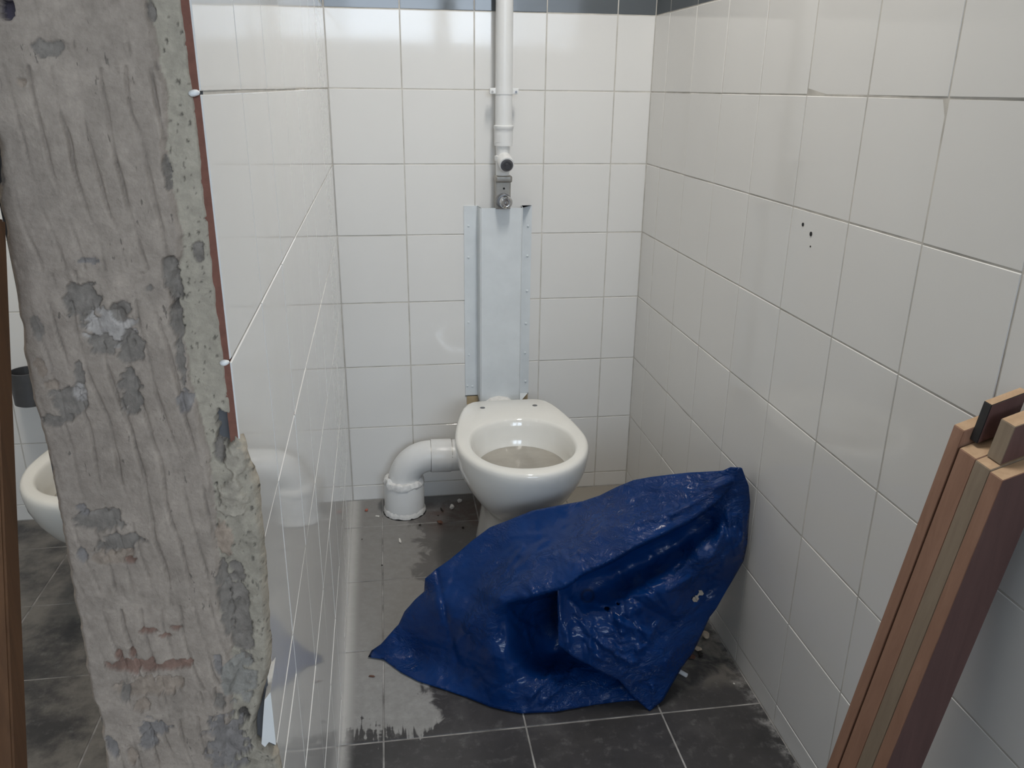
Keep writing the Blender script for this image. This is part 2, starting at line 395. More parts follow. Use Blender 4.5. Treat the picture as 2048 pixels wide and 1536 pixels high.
# --- scraped front end as a relief
def XZ(u, v): q = at(u, v, 1, END_Y - 0.004); return q[0], q[2]
C_PL = np.array((0.395, 0.328, 0.272)); C_GR = np.array((0.225, 0.20, 0.175)); C_BW = np.array((0.48, 0.435, 0.40)); C_RED = np.array((0.25, 0.145, 0.11))
C_SA = np.array((0.45, 0.395, 0.315)); C_DK = np.array((0.045, 0.042, 0.04)); C_NV = np.array((0.012, 0.012, 0.045)); C_BR = np.array((0.36, 0.285, 0.225)); C_BG = np.array((0.245, 0.225, 0.215))
# (u, v, ru, rv, colour, depth)
PATCH = [(95, 95, 34, 22, C_GR, -.002), (165, 600, 34, 45, C_GR, -.0035), (225, 655, 52, 42, C_BW, -.003), (205, 690, 30, 20, C_GR, -.003), (262, 690, 28, 34, C_GR, -.004),
 (240, 620, 22, 22, C_GR, -.003), (300, 575, 10, 9, C_GR, -.002), (160, 745, 12, 26, C_GR, -.003), (262, 785, 24, 46, C_GR, -.004), (140, 800, 34, 34, C_GR, -.003), (160, 785, 20, 16, C_BW, -.002),
 (110, 838, 34, 12, C_GR, -.003), (200, 1040, 50, 24, C_GR, -.004), (245, 1085, 48, 20, C_GR, -.004), (165, 1020, 14, 14, C_BG, -.003), (165, 1110, 10, 16, C_BG, -.003),
 (230, 1112, 40, 14, C_BR, -.002), (262, 1118, 14, 7, C_RED, -.003), (345, 560, 17, 55, C_GR, -.006), (352, 640, 12, 40, C_GR, -.005), (362, 720, 9, 44, C_GR, -.004), (372, 800, 16, 24, C_BG, -.003),
 (334, 345, 8, 36, C_GR, -.003), (300, 20, 9, 22, C_GR, -.003), (14, 18, 15, 24, C_NV, -.012), (0, 345, 9, 30, C_BG, -.002), (47, 165, 10, 8, C_BR, -.002),
 (300, 1258, 22, 6, C_RED, -.004), (330, 1268, 14, 5, C_RED, -.003), (352, 1252, 14, 5, C_RED, -.004), (270, 1326, 52, 16, C_RED, -.005), (350, 1328, 40, 12, C_RED, -.004), (240, 1305, 8, 14, C_RED, -.004), (268, 1302, 7, 12, C_RED, -.004),
 (300, 1370, 62, 22, C_BR, -.005), (285, 1408, 16, 16, C_BR, -.006), (250, 1385, 10, 18, C_GR, -.004), (310, 1452, 34, 20, C_BG, -.003), (300, 1480, 24, 16, C_BG, -.003), (265, 1505, 10, 22, C_BR, -.003),
 (455, 1490, 42, 60, C_BG, -.006), (225, 1490, 14, 22, C_BG, -.004), (450, 1200, 14, 70, C_GR, -.004), (480, 1230, 22, 110, C_GR, -.003), (478, 1360, 34, 50, np.array((.30, .285, .255)), -.002),
 (437, 1325, 9, 20, C_BG, -.004), (440, 1400, 12, 20, C_GR, -.004), (447, 860, 17, 36, C_DK, -.022), (470, 920, 26, 30, C_SA, .004), (462, 1000, 30, 40, C_SA, .005), (440, 905, 12, 26, C_GR, -.006),
 (450, 1075, 16, 40, np.array((.40, .31, .24)), .002), (395, 505, 14, 24, C_GR, -.003), (520, 1462, 9, 34, C_DK, -.014), (485, 1432, 12, 14, C_DK, -.008),
 (78, 655, 14, 24, C_GR, -.001), (85, 735, 12, 20, C_BR, -.0015), (105, 768, 16, 9, C_BR, -.002), (180, 520, 20, 6, C_BG, -.001)]
PX = []
for u, v, ru, rv, c, d in PATCH:
    x, z = XZ(u, v); x1, _ = XZ(u + ru, v); _, z1 = XZ(u, v - rv); x2, _ = XZ(u, v - rv)
    PX.append((x, z, x1 - x, z1 - z, c, d))
L_EDGE = [XZ(u, v) for u, v in [(0, 300), (0, 400), (12, 450), (24, 520), (30, 560), (45, 640), (50, 700), (66, 780), (85, 860), (100, 900), (115, 1000), (130, 1070), (140, 1130), (150, 1200), (163, 1250), (176, 1330), (190, 1400), (205, 1440), (208, 1480), (218, 1536)]]
A_EDGE = [XZ(u, v) for u, v in [(290, 0), (306, 60), (318, 110), (332, 170), (336, 240), (330, 300), (346, 380), (358, 440), (368, 500), (345, 560), (352, 640), (372, 700), (380, 760), (396, 820), (418, 900), (420, 950), (430, 1000), (434, 1100), (442, 1150), (440, 1230), (468, 1240), (472, 1290), (462, 1310), (478, 1330), (465, 1380), (466, 1420), (450, 1470), (450, 1536)]]
R_EDGE = [XZ(u, v) for u, v in [(364, 0), (390, 200), (412, 400), (435, 600), (454, 750), (464, 850), (466, 868), (490, 890), (498, 930), (514, 970), (522, 1040), (527, 1100), (534, 1200), (540, 1290), (540, 1340), (530, 1380), (520, 1420), (510, 1450), (509, 1490), (520, 1500), (556, 1520), (560, 1536)]]
def interp(edge, z):
    zs = np.array([e[1] for e in edge]); xs = np.array([e[0] for e in edge]); o = np.argsort(zs); return float(np.interp(z, zs[o], xs[o]))
zr = list(np.arange(0.0, 0.50, 0.02)) + list(np.arange(0.50, 1.40, 0.0013)) + list(np.arange(1.40, CEIL + 0.001, 0.02))
NXC = 140
BANDS = [1.292, 1.268, 1.128, 1.105, 0.845, 0.835, 0.745, 0.715, 0.52, 0.5]
verts = []; cols = []
for z in zr:
    xl = interp(L_EDGE, z) + 0.0016 * fbm((3.1, 7.7, z * 55), 3) - 0.001
    xr = interp(R_EDGE, z) + 0.0010 * fbm((9.1, 2.7, z * 60), 3)
    xa = interp(A_EDGE, z) + 0.0016 * fbm((1.1, 4.7, z * 70), 3)
    detailed = 0.48 < z < 1.42
    PZ = [q for q in PX if abs(z - q[1]) < 1.7 * q[3]]
    for i in range(NXC + 1):
        t = i / NXC; x = xl + (xr - xl) * t
        p = Vector((x, 0.0, z))
        wob = fbm((x * 14, 0.5, z * 9), 3)
        fine = fbm((x * 160, 1.5, z * 160), 3) if detailed else 0.0
        if x < xa:     # tile adhesive, combed into ridges
            b0 = sum(1 for bz in BANDS if z < bz + 0.006 * noise.noise(Vector((x * 60, 5.0, 0.0))))
            flat = 1.0
            for bz in BANDS[1::2]:
                flat *= min(1, abs(z - (bz + 0.010) - 0.006 * math.sin(x * 520)) / 0.016)
            lean = 0.16 * z + 0.05 * math.sin(b0 * 2.3) * (z - BANDS[min(b0, len(BANDS) - 1)])
            ph = (x + lean * 0.55 + 0.0075 * fbm((x * 16, b0 * 3.7, z * 9), 3)) / 0.0150 + b0 * 0.37
            fr_ = ph - math.floor(ph)
            # a smeared comb ridge: slow rise, then a sharp drop into a narrow groove
            rd = (fr_ / 0.80) ** 0.7 if fr_ < 0.80 else 1.0 - 2.2 * ((fr_ - 0.80) / 0.10) if fr_ < 0.90 else -1.2 + 1.2 * ((fr_ - 0.90) / 0.10)
            vis = max(0.0, min(1, 0.62 + 1.15 * noise.noise(Vector((x * 26, 11.0 + b0, z * 22))) + 0.5 * noise.noise(Vector((math.floor(ph) * 7.3, b0, z * 30)))))
            amp = 0.0023 * min(1, flat) * vis
            if z > 1.285: amp *= 0.25
            amp *= 0.4 + 0.6 * min(1.0, max(0.0, (x - xl - 0.015) / 0.02))
            h = 0.0062 + 0.0011 * wob + amp * rd + 0.0005 * fine
            c = C_PL * (1 + 0.10 * wob)
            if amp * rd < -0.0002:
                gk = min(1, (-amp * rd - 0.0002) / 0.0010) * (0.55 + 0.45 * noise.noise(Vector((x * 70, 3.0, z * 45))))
                c = c * (1 - 0.50 * max(0, gk)) + 0.05 * C_BR * max(0, gk)  # shade in the comb grooves is put into the colour
            c = c * (1 + 0.13 * noise.noise(Vector((x * 55, 8.0, z * 40))))
            e = min((xa - x), (x - xl) * 1.2) / 0.004
            if e < 1: h *= 0.35 + 0.65 * max(0, e)
        else:          # sandy render between the adhesive and the tiles
            pit = noise.noise(Vector((x * 330, 2.5, z * 230))) + 0.6 * noise.noise(Vector((x * 700, 7.5, z * 480)))
            h = 0.0006 + 0.0008 * wob + 0.0005 * fine
            c = C_SA * (1 + 0.06 * wob + 0.05 * fine)
            if pit > 0.62 and detailed: h -= 0.0035 * min(1, (pit - 0.62) * 4); c = c * 0.55
            if z < 0.955: h += 0.004 * max(0, fbm((x * 45, 3.3, z * 35), 3) + 0.35); c = c * (0.92 + 0.12 * fbm((x * 90, 1.0, z * 60), 2))
            d = (xr - x) / 0.003
            if z > 0.955: 
                if d < 1: h -= 0.006 * (1 - d); 
            elif d < 2: h -= 0.010 * (1 - d / 2) ** 2
        if detailed:
            for px_, pz_, rx_, rz_, pc, pd in PZ:
                dx = (x - px_) / rx_; dz = (z - pz_) / rz_
                if abs(dx) > 1.7 or abs(dz) > 1.7: continue
                q = dx * dx + dz * dz + 0.95 * fbm((x * 110 + px_ * 50, 4.0, z * 110), 4)
                if q < 1.0:
                    k = min(1, (1.0 - q) / 0.12)
                    mot = 0.5 + 0.5 * noise.noise(Vector((x * 130, 6.0, z * 130))); h += pd * k; c = c * (1 - k) + (pc * (0.85 + 0.35 * mot + 0.25 * fine) * 0.82 + C_PL * 0.18) * k
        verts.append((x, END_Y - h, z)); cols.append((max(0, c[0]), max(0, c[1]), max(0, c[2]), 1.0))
nr = len(zr); faces = []
for a in range(nr - 1):
    for i in range(NXC):
        k = a * (NXC + 1) + i; faces.append((k, k + 1, k + NXC + 2, k + NXC + 1))
# returns along both ragged edges so that the relief has thickness
nb = len(verts)
for a in range(nr):
    for i in (0, NXC):
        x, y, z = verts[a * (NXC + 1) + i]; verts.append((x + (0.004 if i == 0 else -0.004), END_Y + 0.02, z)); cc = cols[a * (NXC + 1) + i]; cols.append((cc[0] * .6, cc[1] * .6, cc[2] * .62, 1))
for a in range(nr - 1):
    faces.append((nb + 2 * a, a * (NXC + 1), (a + 1) * (NXC + 1), nb + 2 * a + 2))
    faces.append((a * (NXC + 1) + NXC, nb + 2 * a + 1, nb + 2 * a + 3, (a + 1) * (NXC + 1) + NXC))
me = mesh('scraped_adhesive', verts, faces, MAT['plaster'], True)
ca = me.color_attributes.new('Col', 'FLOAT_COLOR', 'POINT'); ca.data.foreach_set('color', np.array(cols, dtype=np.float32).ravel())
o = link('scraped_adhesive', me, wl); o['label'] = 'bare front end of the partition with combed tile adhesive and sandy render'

sh = [at(u, v, 1, END_Y - 0.006) for u, v in [(541, 1384), (529, 1400), (526, 1440), (523, 1488), (530, 1494), (538, 1484), (552, 1490), (546, 1430)]]
bm = bmesh.new(); a_ = [bm.verts.new(p) for p in sh]; b_ = [bm.verts.new((p[0] - .001, p[1] + .05, p[2])) for p in sh]
bm.faces.new(a_); bm.faces.new(b_[::-1])
for k in range(len(a_)): bm.faces.new((a_[k], b_[k], b_[(k + 1) % len(a_)], a_[(k + 1) % len(a_)]))
link('tile_shard', bm_mesh('tile_shard', bm, MAT['white_tile']), wl)['label'] = 'broken white tile edge sticking out low on the partition'
# neighbouring stall and the rest of the washroom
nw = box('wall_neighbour', RX0 - 0.1, RX0, -2.2, 0.0, 0, CEIL, MAT['paint']); tag(nw, 'side wall of the neighbouring stall', None, None, 'structure')
cl = box('ceiling', RX0 - 0.1, RX1 + 0.1, ROOM_Y - 0.1, 0.12, CEIL, CEIL + 0.1, MAT['ceiling']); tag(cl, 'white painted washroom ceiling', None, None, 'structure')
box_l = box('wall_far_left', RX0 - 1.2, RX0 - 1.1, ROOM_Y, -2.2, 0, CEIL, MAT['paint']); tag(box_l, 'painted wall of the washroom on the left', None, None, 'structure')
x_ = box('wall_far_right', RX1, RX1 + 0.1, ROOM_Y, -2.75, 0, CEIL, MAT['paint']); tag(x_, 'painted wall of the washroom on the right', None, None, 'structure')
x_ = box('wall_return_left', RX0 - 1.2, RX0, -2.2, -2.1, 0, CEIL, MAT['paint']); tag(x_, 'short painted return wall beside the stalls', None, None, 'structure')
x_ = box('wall_return_right', W + 0.12, RX1 + 0.1, -2.75, -2.65, 0, CEIL, MAT['paint']); tag(x_, 'short painted return wall right of the stall', None, None, 'structure')
x_ = box('ceiling_left', RX0 - 1.2, RX0 - 0.1, ROOM_Y - 0.1, -2.1, CEIL, CEIL + 0.1, MAT['ceiling']); tag(x_, 'white ceiling left of the stalls', None, None, 'structure')
bm = bmesh.new(); lx0, lx1 = RX0 - 1.2, RX1 + 0.1
box_bm(lx0, lx1, ROOM_Y - 0.1, ROOM_Y, 0, WZ0, bm=bm); box_bm(lx0, lx1, ROOM_Y - 0.1, ROOM_Y, WZ1, CEIL, bm=bm)
ed = sorted(WINS); cur = lx0
for a, b in ed: box_bm(cur, a, ROOM_Y - 0.1, ROOM_Y, WZ0, WZ1, bm=bm); cur = b
box_bm(cur, lx1, ROOM_Y - 0.1, ROOM_Y, WZ0, WZ1, bm=bm)
wf = link('wall_front', bm_mesh('wall_front', bm, MAT['paint'])); tag(wf, 'washroom wall with high windows behind the viewer', None, None, 'structure')
for i, (a, b) in enumerate(ed):  # last frame belongs to the added window
    bm = bmesh.new()
    for q in ((a, b, WZ0, WZ0 + .05), (a, b, WZ1 - .05, WZ1), (a, a + .05, WZ0, WZ1), (b - .05, b, WZ0, WZ1)): box_bm(q[0], q[1], ROOM_Y - .07, ROOM_Y - .02, q[2], q[3], bm=bm)
    o = link('window_%d' % (i + 1), bm_mesh('window_frame', bm, MAT['frame'])); tag(o, 'high washroom window frame', None, None, 'structure')

# floor: screed plus tiles
fl_ = box('floor', RX0 - 1.2, RX1 + 0.1, ROOM_Y - 0.1, 0.12, -0.12, -0.0012, MAT['floor_grout']); tag(fl_, 'grey tiled floor dusted with plaster', None, None, 'structure')
ff = ((0, 0, 0), Vector((1, 0, 0)), Vector((0, 1, 0)), Vector((0, 0, 1)))
PT = 0.2950
xs = [0.0945 + PT * k for k in range(-4, 4)]; xs = [max(RX0, x) for x in xs]; xs[-1] = W
ys = [-1.058 + 0.294 * k for k in range(-5, 4)] + [0.0]
for i in range(len(xs) - 1):
    for j in range(len(ys) - 1):
        a, b = xs[i], xs[i + 1]
        put_tile(fl_, 'floor_tile', ff, a, b, ys[j], ys[j + 1], (MAT['floor_tile'], MAT['floor_tile']), 0.03, 0.0036, 0.008, 0.0002)

# ceiling lamp over the stall, and an added one brightening the neighbouring stall
m, nt, b = new_mat('lamp_diffuser'); b.inputs['Emission Color'].default_value = (1, .95, .88, 1); b.inputs['Emission Strength'].default_value = 3.0
for lx, ly, lb in ((0.56, -1.02, 'slim white batten lamp on the ceiling over the stall with the sack'), (-0.62, -1.0, 'added fill lamp on the ceiling that brightens the neighbouring stall')):
    cl_ = empty('ceiling_lamp', (lx, ly, CEIL)); tag(cl_, lb, 'lamp', 'ceiling lamps')
    link('housing', bm_mesh('housing', box_bm(-.10, .10, -.35, .35, -.055, 0, .01), MAT['pvc']), cl_)
    link('diffuser', bm_mesh('diffuser', box_bm(-.085, .085, -.33, .33, -.070, -.056, .004), m), cl_)

# ------------------------------------------------------------------ toilet
def rim_pt(a, f0, f1, hw, bk):
    """outline point at angle a (0 = right, 90 = towards the viewer): straight back edge, widening sides, round front"""
    L = f1 - f0; fc = f0 + 0.56 * L
    c, s = math.cos(a), math.sin(a)
    if s >= 0: return (hw * c, fc + (f1 - fc) * s)
    # back half: superellipse-like with a narrower straight back
    n = 9.0
    r = (abs(c) ** n + abs(s) ** n) ** (-1 / n)
    x, y = c * r, s * r
    k = 1 - (1 - bk) * (abs(y) ** 1.5)
    return (hw * x * k, fc + (fc - f0) * y)
def ell_pt(a, f0, f1, hw, n=2.0):
    c, s = math.cos(a), math.sin(a); r = (abs(c) ** n + abs(s) ** n) ** (-1 / n)
    return (hw * c * r, (f0 + f1) / 2 + (f1 - f0) / 2 * s * r)
def toilet(name, x, y, label, rz=0.0):
    t = empty(name, (x, y, 0)); t.rotation_euler.z = rz
    n = 72; A = [2 * math.pi * k / n for k in range(n)]
    R = []
    def rim(z, ins, f0=0.0, f1=0.505, hw=0.173, bk=0.70): R.append([(p[0], -p[1], z) for p in (rim_pt(a, f0 + ins, f1 - ins, hw - ins, bk) for a in A)])
    def mid(z, f0, f1, hw, k, bk=0.74):
        R.append([((1 - k) * p[0] + k * q[0], -((1 - k) * p[1] + k * q[1]), z) for p, q in ((rim_pt(a, f0, f1, hw, bk), ell_pt(a, f0, f1, hw, 3.0)) for a in A)])
    def inn(z, s, df=0.0): R.append([(p[0], -p[1], z) for p in (ell_pt(a, 0.308 - 0.156 * s + df, 0.308 + 0.156 * s + df, 0.136 * s, 2.15) for a in A)])
    inn(0.298, 0.02); inn(0.300, 0.55); inn(0.308, 0.76); inn(0.325, 0.85); inn(0.35, 0.90); inn(0.378, 0.945); inn(0.393, 0.972); inn(0.400, 1.0); inn(0.402, 1.035)
    rim(0.402, 0.010); rim(0.3995, 0.004); rim(0.394, 0.001); rim(0.386, 0.0); rim(0.372, 0.001)
    mid(0.345, 0.0, 0.496, 0.169, 0.05); mid(0.312, 0.0, 0.478, 0.160, 0.12); mid(0.275, 0.0, 0.450, 0.145, 0.25); mid(0.24, 0.0, 0.415, 0.127, 0.4)
    mid(0.21, 0.0, 0.378, 0.107, 0.6); mid(0.188, 0.0, 0.348, 0.092, 0.8); mid(0.168, 0.0, 0.328, 0.083, 1.0); mid(0.12, 0.0, 0.322, 0.083, 1.0); mid(0.05, 0.0, 0.335, 0.094, 1.0)
    mid(0.012, 0.0, 0.345, 0.102, 1.0); mid(0.0, 0.0, 0.345, 0.102, 1.0)
    v, f = loft(R, True, True)
    o = add('bowl', (v, f), MAT['ceramic'], t)
    m, nt, b = (MAT.get('bowl_water'), None, None) if 'bowl_water' in MAT else new_mat('dusty_bowl_water')
    if nt:
        MAT['bowl_water'] = m
        nn = noise_node(nt, 12, 4); r = ramp(nt, nn.outputs[0], [(0.3, (0.30, 0.28, 0.245)), (0.7, (0.40, 0.375, 0.33))]); nt.links.new(r.outputs[0], b.inputs['Base Color']); b.inputs['Roughness'].default_value = 0.16
    w = [(0.136 * .862 * math.cos(a) * (1 + .012 * noise.noise(Vector((math.cos(a) * 4, math.sin(a) * 4, 0)))), -(0.308 + 0.156 * .862 * math.sin(a) * (1 + .02 * noise.noise(Vector((math.cos(a) * 6, math.sin(a) * 6, 3))))), 0.3285) for a in A]
    link('bowl_water', mesh('bowl_water', w, [tuple(range(n))], m), t)['label'] = 'still greyish water in the bowl'
    for sx in (-0.0755, 0.0755):
        add('bolt_hole', lathe([(0, 0.0072), (0.0006, 0.0072), (0.0006, 0.003)], (sx, -0.062, 0.4018), (0, 0, 1), 20), MAT['steel_dark'], t, False)
    return tag(t, label, 'toilet')
toilet('toilet', 0.468, -0.19, 'white ceramic toilet without seat standing below the metal pipe cover')
toilet('toilet', -0.552, -0.205, 'white ceramic toilet in the neighbouring stall behind the partition end')

# waste pipe
wp = empty('waste_pipe', (0.165, -0.088, 0)); tag(wp, 'white plastic elbow pipe from the toilet into the floor', 'pipe')
PO = Vector((0.165, -0.088, 0))
def loc(vf, o): return ([Vector(p) - o for p in vf[0]], vf[1])
zc, rb = 0.188, 0.085
path = [Vector((0.165, -0.088, 0.06)), Vector((0.165, -0.088, zc - rb))]
for k in range(1, 13):
    a = math.pi / 2 * k / 12; path.append(Vector((0.165 + rb * (1 - math.cos(a)), -0.088 - 0.006 * k / 12, zc - rb + rb * math.sin(a))))
path += [Vector((0.262, -0.094, zc))]
add('elbow', loc(tube(path, 0.0485, 36), PO), MAT['pvc'], wp)
add('coupling', loc(lathe([(0, 0.0475), (0.0005, 0.0508), (0.002, 0.0512), (0.060, 0.0512), (0.0615, 0.0508), (0.062, 0.0475)], (0.250, -0.094, zc), (1, -0.02, -0.02), 36), PO), MAT['pvc'], wp)
p2 = [Vector((0.30, -0.095, zc - .001)), Vector((0.36, -0.096, zc - .001))]
for k in range(1, 11):
    a = math.pi / 2 * k / 10; p2.append(Vector((0.38 + 0.088 * math.sin(a), -0.096 - 0.075 * (1 - math.cos(a)), zc - .001)))
p2.append(Vector((0.468, -0.1890, zc)))
for xg in (0.2490, 0.3135):
    add('seam', loc(lathe([(0, 0.0470), (0, 0.0496), (0.0016, 0.0496), (0.0016, 0.0470)], (xg, -0.0942, zc), (1, -0.02, -0.02), 36), PO), MAT['dull_metal'], wp)
add('outlet_bend', loc(tube(p2, 0.049, 32), PO), MAT['pvc'], wp)
add('floor_collar', loc(lathe([(0.0, 0.062), (0.100, 0.0625), (0.106, 0.061), (0.106, 0.048)], (0.165, -0.088, 0.0), (0, 0, 1), 48), PO), MAT['pvc'], wp)
n = 64; R = []
for r, z, j in ((0.0625, 0.096, .002), (0.0648, 0.104, .003), (0.060, 0.116, .007), (0.053, 0.119, .006), (0.048, 0.116, .004)):
    R.append([(0.165 + (r + 0.003 * noise.noise(Vector((k * .5, r * 90, 1)))) * math.cos(2 * math.pi * k / n), -0.088 + (r + 0.003 * noise.noise(Vector((k * .5, r * 90, 1)))) * math.sin(2 * math.pi * k / n), z + j * fbm((k * .42, r * 50, 2), 2) + (0.009 if 33 < k < 39 and r < .066 else 0)) for k in range(n)])
add('top_caulk', loc(loft(R), PO), MAT['caulk'], wp)
R = []
for r, z, j in ((0.0622, 0.018, .004), (0.0650, 0.013, .006), (0.0658, 0.002, .0)):
    R.append([(0.165 + (r + 0.002 * noise.noise(Vector((k * .9, 3, r * 99)))) * math.cos(2 * math.pi * k / n), -0.088 + (r + 0.002 * noise.noise(Vector((k * .9, 3, r * 99)))) * math.sin(2 * math.pi * k / n), max(0.0015, z + j * 1.5 * noise.noise(Vector((k * 1.3, r * 70, 5))))) for k in range(n)])
add('bottom_caulk', loc(loft(R), PO), MAT['caulk'], wp)

R = [[(0.165 + (r_ + .004 * abs(noise.noise(Vector((k * .7, 9, 0))))) * math.cos(2 * math.pi * k / n), -0.088 + (r_ + .004 * abs(noise.noise(Vector((k * .7, 9, 0))))) * math.sin(2 * math.pi * k / n), z_) for k in range(n)] for r_, z_ in ((0.0635, .0040), (0.0655, .0022), (0.0668, .0003))]
add('dirt_ring', loc(loft(R), PO), MAT['dark'], wp)
# flush pipe and valve
PXC, PYC = 0.4757, -0.048
fp = empty('flush_pipe', (PXC, PYC, 0.93)); tag(fp, 'white vertical flush pipe with valve and chrome button on the back wall', 'pipe')
FO = Vector((PXC, PYC, 0.93))
def L3(vf): return loc(vf, FO)
add('pipe', L3(lathe([(0, 0.0235), (CEIL - 1.145 - .002, 0.0235)], (PXC, PYC, 1.145), (0, 0, 1), 36)), MAT['pvc'], fp)
add('socket', L3(lathe([(0, 0.012), (0, 0.0255), (0.034, 0.0262), (0.044, 0.0262), (0.046, 0.0278), (0.053, 0.0278), (0.055, 0.024)], (PXC, PYC, 1.106), (0, 0, 1), 36)), MAT['pvc'], fp)
add('reducer', L3(lathe([(-0.062, 0.0165), (-0.062, 0.0190), (-0.012, 0.0195), (-0.010, 0.0225), (0.002, 0.0230), (0.004, 0.0185), (0.030, 0.0195), (0.040, 0.025)], (PXC - 0.002, PYC, 1.076), (0, 0, 1), 32)), MAT['pvc'], fp)
vb = add('valve_body', L3(lathe([(-0.005, 0.012), (0.0, 0.0205), (0.034, 0.0215), (0.040, 0.0205), (0.0405, 0.0165)], (PXC + 0.0005, PYC - 0.010, 1.070), (0.06, -1, -0.32), 36)), MAT['pvc'], fp)
add('valve_cap', L3(lathe([(0.0, 0.0175), (0.0025, 0.0172), (0.003, 0.0125), (0.0015, 0.012), (0.0015, 0.006), (0.006, 0.005), (0.006, 0.001)], (PXC + 0.0028, PYC - 0.0485, 1.0572), (0.06, -1, -0.32), 36)), MAT['steel_dark'], fp)
add('valve_tail', L3(lathe([(0, 0.0175), (0.045, 0.0185)], (PXC - 0.002, PYC, 1.022), (0, 0, 1), 32)), MAT['pvc'], fp)
bm = box_bm(PXC - .0245, PXC + .0225, PYC - .026, PYC + .02, 1.008, 1.026, 0.006, 3)
for vv in bm.verts: vv.co -= FO
link('union_nut', bm_mesh('union_nut', bm, MAT['dull_metal'], True), fp)
bm = box_bm(PXC - .0225, PXC + .0205, PYC - .012, PYC + .02, 0.932, 1.010, 0.004, 2)
for vv in bm.verts: vv.co -= FO
link('valve_plate', bm_mesh('valve_plate', bm, MAT['dull_metal']), fp)
add('key_slot', L3(lathe([(0, 0.003), (0.0008, 0.003), (0.0008, .001)], (PXC + .0005, PYC - .0122, 0.990), (0, -1, 0), 12)), MAT['dark'], fp, False)
add('button_collar', L3(lathe([(0, 0.021), (0.018, 0.021), (0.020, 0.019)], (PXC - .001, PYC - .012, 0.957), (0.0, -1, 0.0), 32)), MAT['steel_dark'], fp)
add('chrome_button', L3(lathe([(0, 0.0185), (0.012, 0.0185), (0.017, 0.0165), (0.019, 0.012), (0.0175, 0.011), (0.017, 0.010), (0.0185, 0.003)], (PXC + .002, PYC - .031, 0.956), (0.05, -1, -0.05), 36)), MAT['chrome'], fp)
# clip
cb = bmesh.new()
clip = add('pipe_clip', L3(lathe([(0, 0.0238), (0, 0.0250), (0.017, 0.0250), (0.017, 0.0238)], (PXC, PYC, 1.2415), (0, 0, 1), 36)), MAT['pvc'], fp)
for sx in (-1, 1):
    bm = box_bm(PXC + sx * .0315 - .0085, PXC + sx * .0315 + .0085, PYC - .008, PYC + .008, 1.2420, 1.2580, 0.003, 2)
    for vv in bm.verts: vv.co -= FO
    link('clip_ear', bm_mesh('clip_ear', bm, MAT['pvc']), clip)
    add('clip_screw', L3(lathe([(0, 0.003), (0.001, 0.003), (0.001, .001)], (PXC + sx * .0325, PYC - .0082, 1.248), (0, -1, 0), 12)), MAT['steel_dark'] if sx > 0 else MAT['dull_metal'], clip, False)
    bm = box_bm(PXC + sx * .010 - .004, PXC + sx * .010 + .004, PYC + .02, -.0005, 1.243, 1.255)
    for vv in bm.verts: vv.co -= FO
    link('clip_stem', bm_mesh('clip_stem', bm, MAT['pvc']), clip)

# pipe cover: hat profile
pc = empty('pipe_cover', (0.47, 0, 0.34)); tag(pc, 'white painted metal hat-section cover fixed over the flush pipe', 'cover panel')
PCO = Vector((0.47, 0, 0.34))
prof = [(0.3672, 0), (0.3672, -.0025), (0.4060, -.0025), (0.4100, -.052), (0.4130, -.055), (0.5290, -.055), (0.5315, -.052), (0.5350, -.0025), (0.5680, -.0025), (0.5680, 0), (0.5370, 0), (0.5335, -.050), (0.5285, -.0530), (0.4135, -.0530), (0.4085, -.050), (0.4080, 0)]
R = []
for z, kk in ((0.336, 1), (0.345, 0), (0.55, 0), (0.75, 0), (0.935, 0)):
    R.append([(x, y - 0.0006, (0.3475 if (kk and abs(y) < 0.01) else z)) for x, y in prof])
vv_, ff_ = loft([[Vector(p) - PCO for p in r] for r in R])
me = mesh('cover_plate', vv_, ff_, MAT['painted_metal'])
bm = bmesh.new(); bm.from_mesh(me)
np_ = len(prof)
bm.verts.ensure_lookup_table()
bmesh.ops.holes_fill(bm, edges=[e for e in bm.edges if e.is_boundary], sides=40)
bmesh.ops.recalc_face_normals(bm, faces=bm.faces); bm.to_mesh(me); bm.free()
link('cover_plate', me, pc)
for u, v in [(937, 452), (937, 515), (937, 645), (938, 710), (945, 773), (935, 772)]:
    q = at(u, v, 1, -0.004); add('rivet', loc(lathe([(0, .0035), (.0015, .0032), (.0025, .0015)], (q[0], -.003, q[2]), (0, -1, 0), 14), PCO), MAT['painted_metal'], pc)
for u, v in [(1056, 452), (1055, 512), (1054, 582), (1052, 647), (1050, 706), (1051, 763)]:
    q = at(u, v, 1, -0.004); add('rivet', loc(lathe([(0, .0038), (.0018, .0034), (.003, .0015)], (q[0], -.003, q[2]), (0, -1, 0), 14), PCO), MAT['painted_metal'], pc)
R = [[(0.466 + r * 1.3 * math.cos(2 * math.pi * k / 32), -0.060 + r * 0.9 * math.sin(2 * math.pi * k / 32) , z + .003 * noise.noise(Vector((k, r * 50, 0)))) for k in range(32)] for r, z in ((0.018, 0.29), (0.030, 0.33), (0.031, 0.345), (0.022, 0.356), (0.006, 0.360))]
add('sealant', loc(loft(R, True, True), PCO), MAT['caulk'], pc)
for x0, x1 in ((0.372, 0.408), (0.536, 0.566)):
    bm = box_bm(x0, x1, -0.003, -0.0007, 0.31, 0.3465)
    for vv in bm.verts: vv.co -= PCO
    link('dried_glue', bm_mesh('dried_glue', bm, MAT['beige_glue']), pc)
# flush tube behind the toilet
add('flush_tube', loc(tube([(0.468, -0.03, 0.93), (0.468, -0.03, 0.36), (0.468, -0.035, 0.33), (0.468, -0.06, 0.31), (0.468, -0.10, 0.305), (0.468, -0.1885, 0.305)], 0.019, 20), PCO), MAT['pvc'], pc)

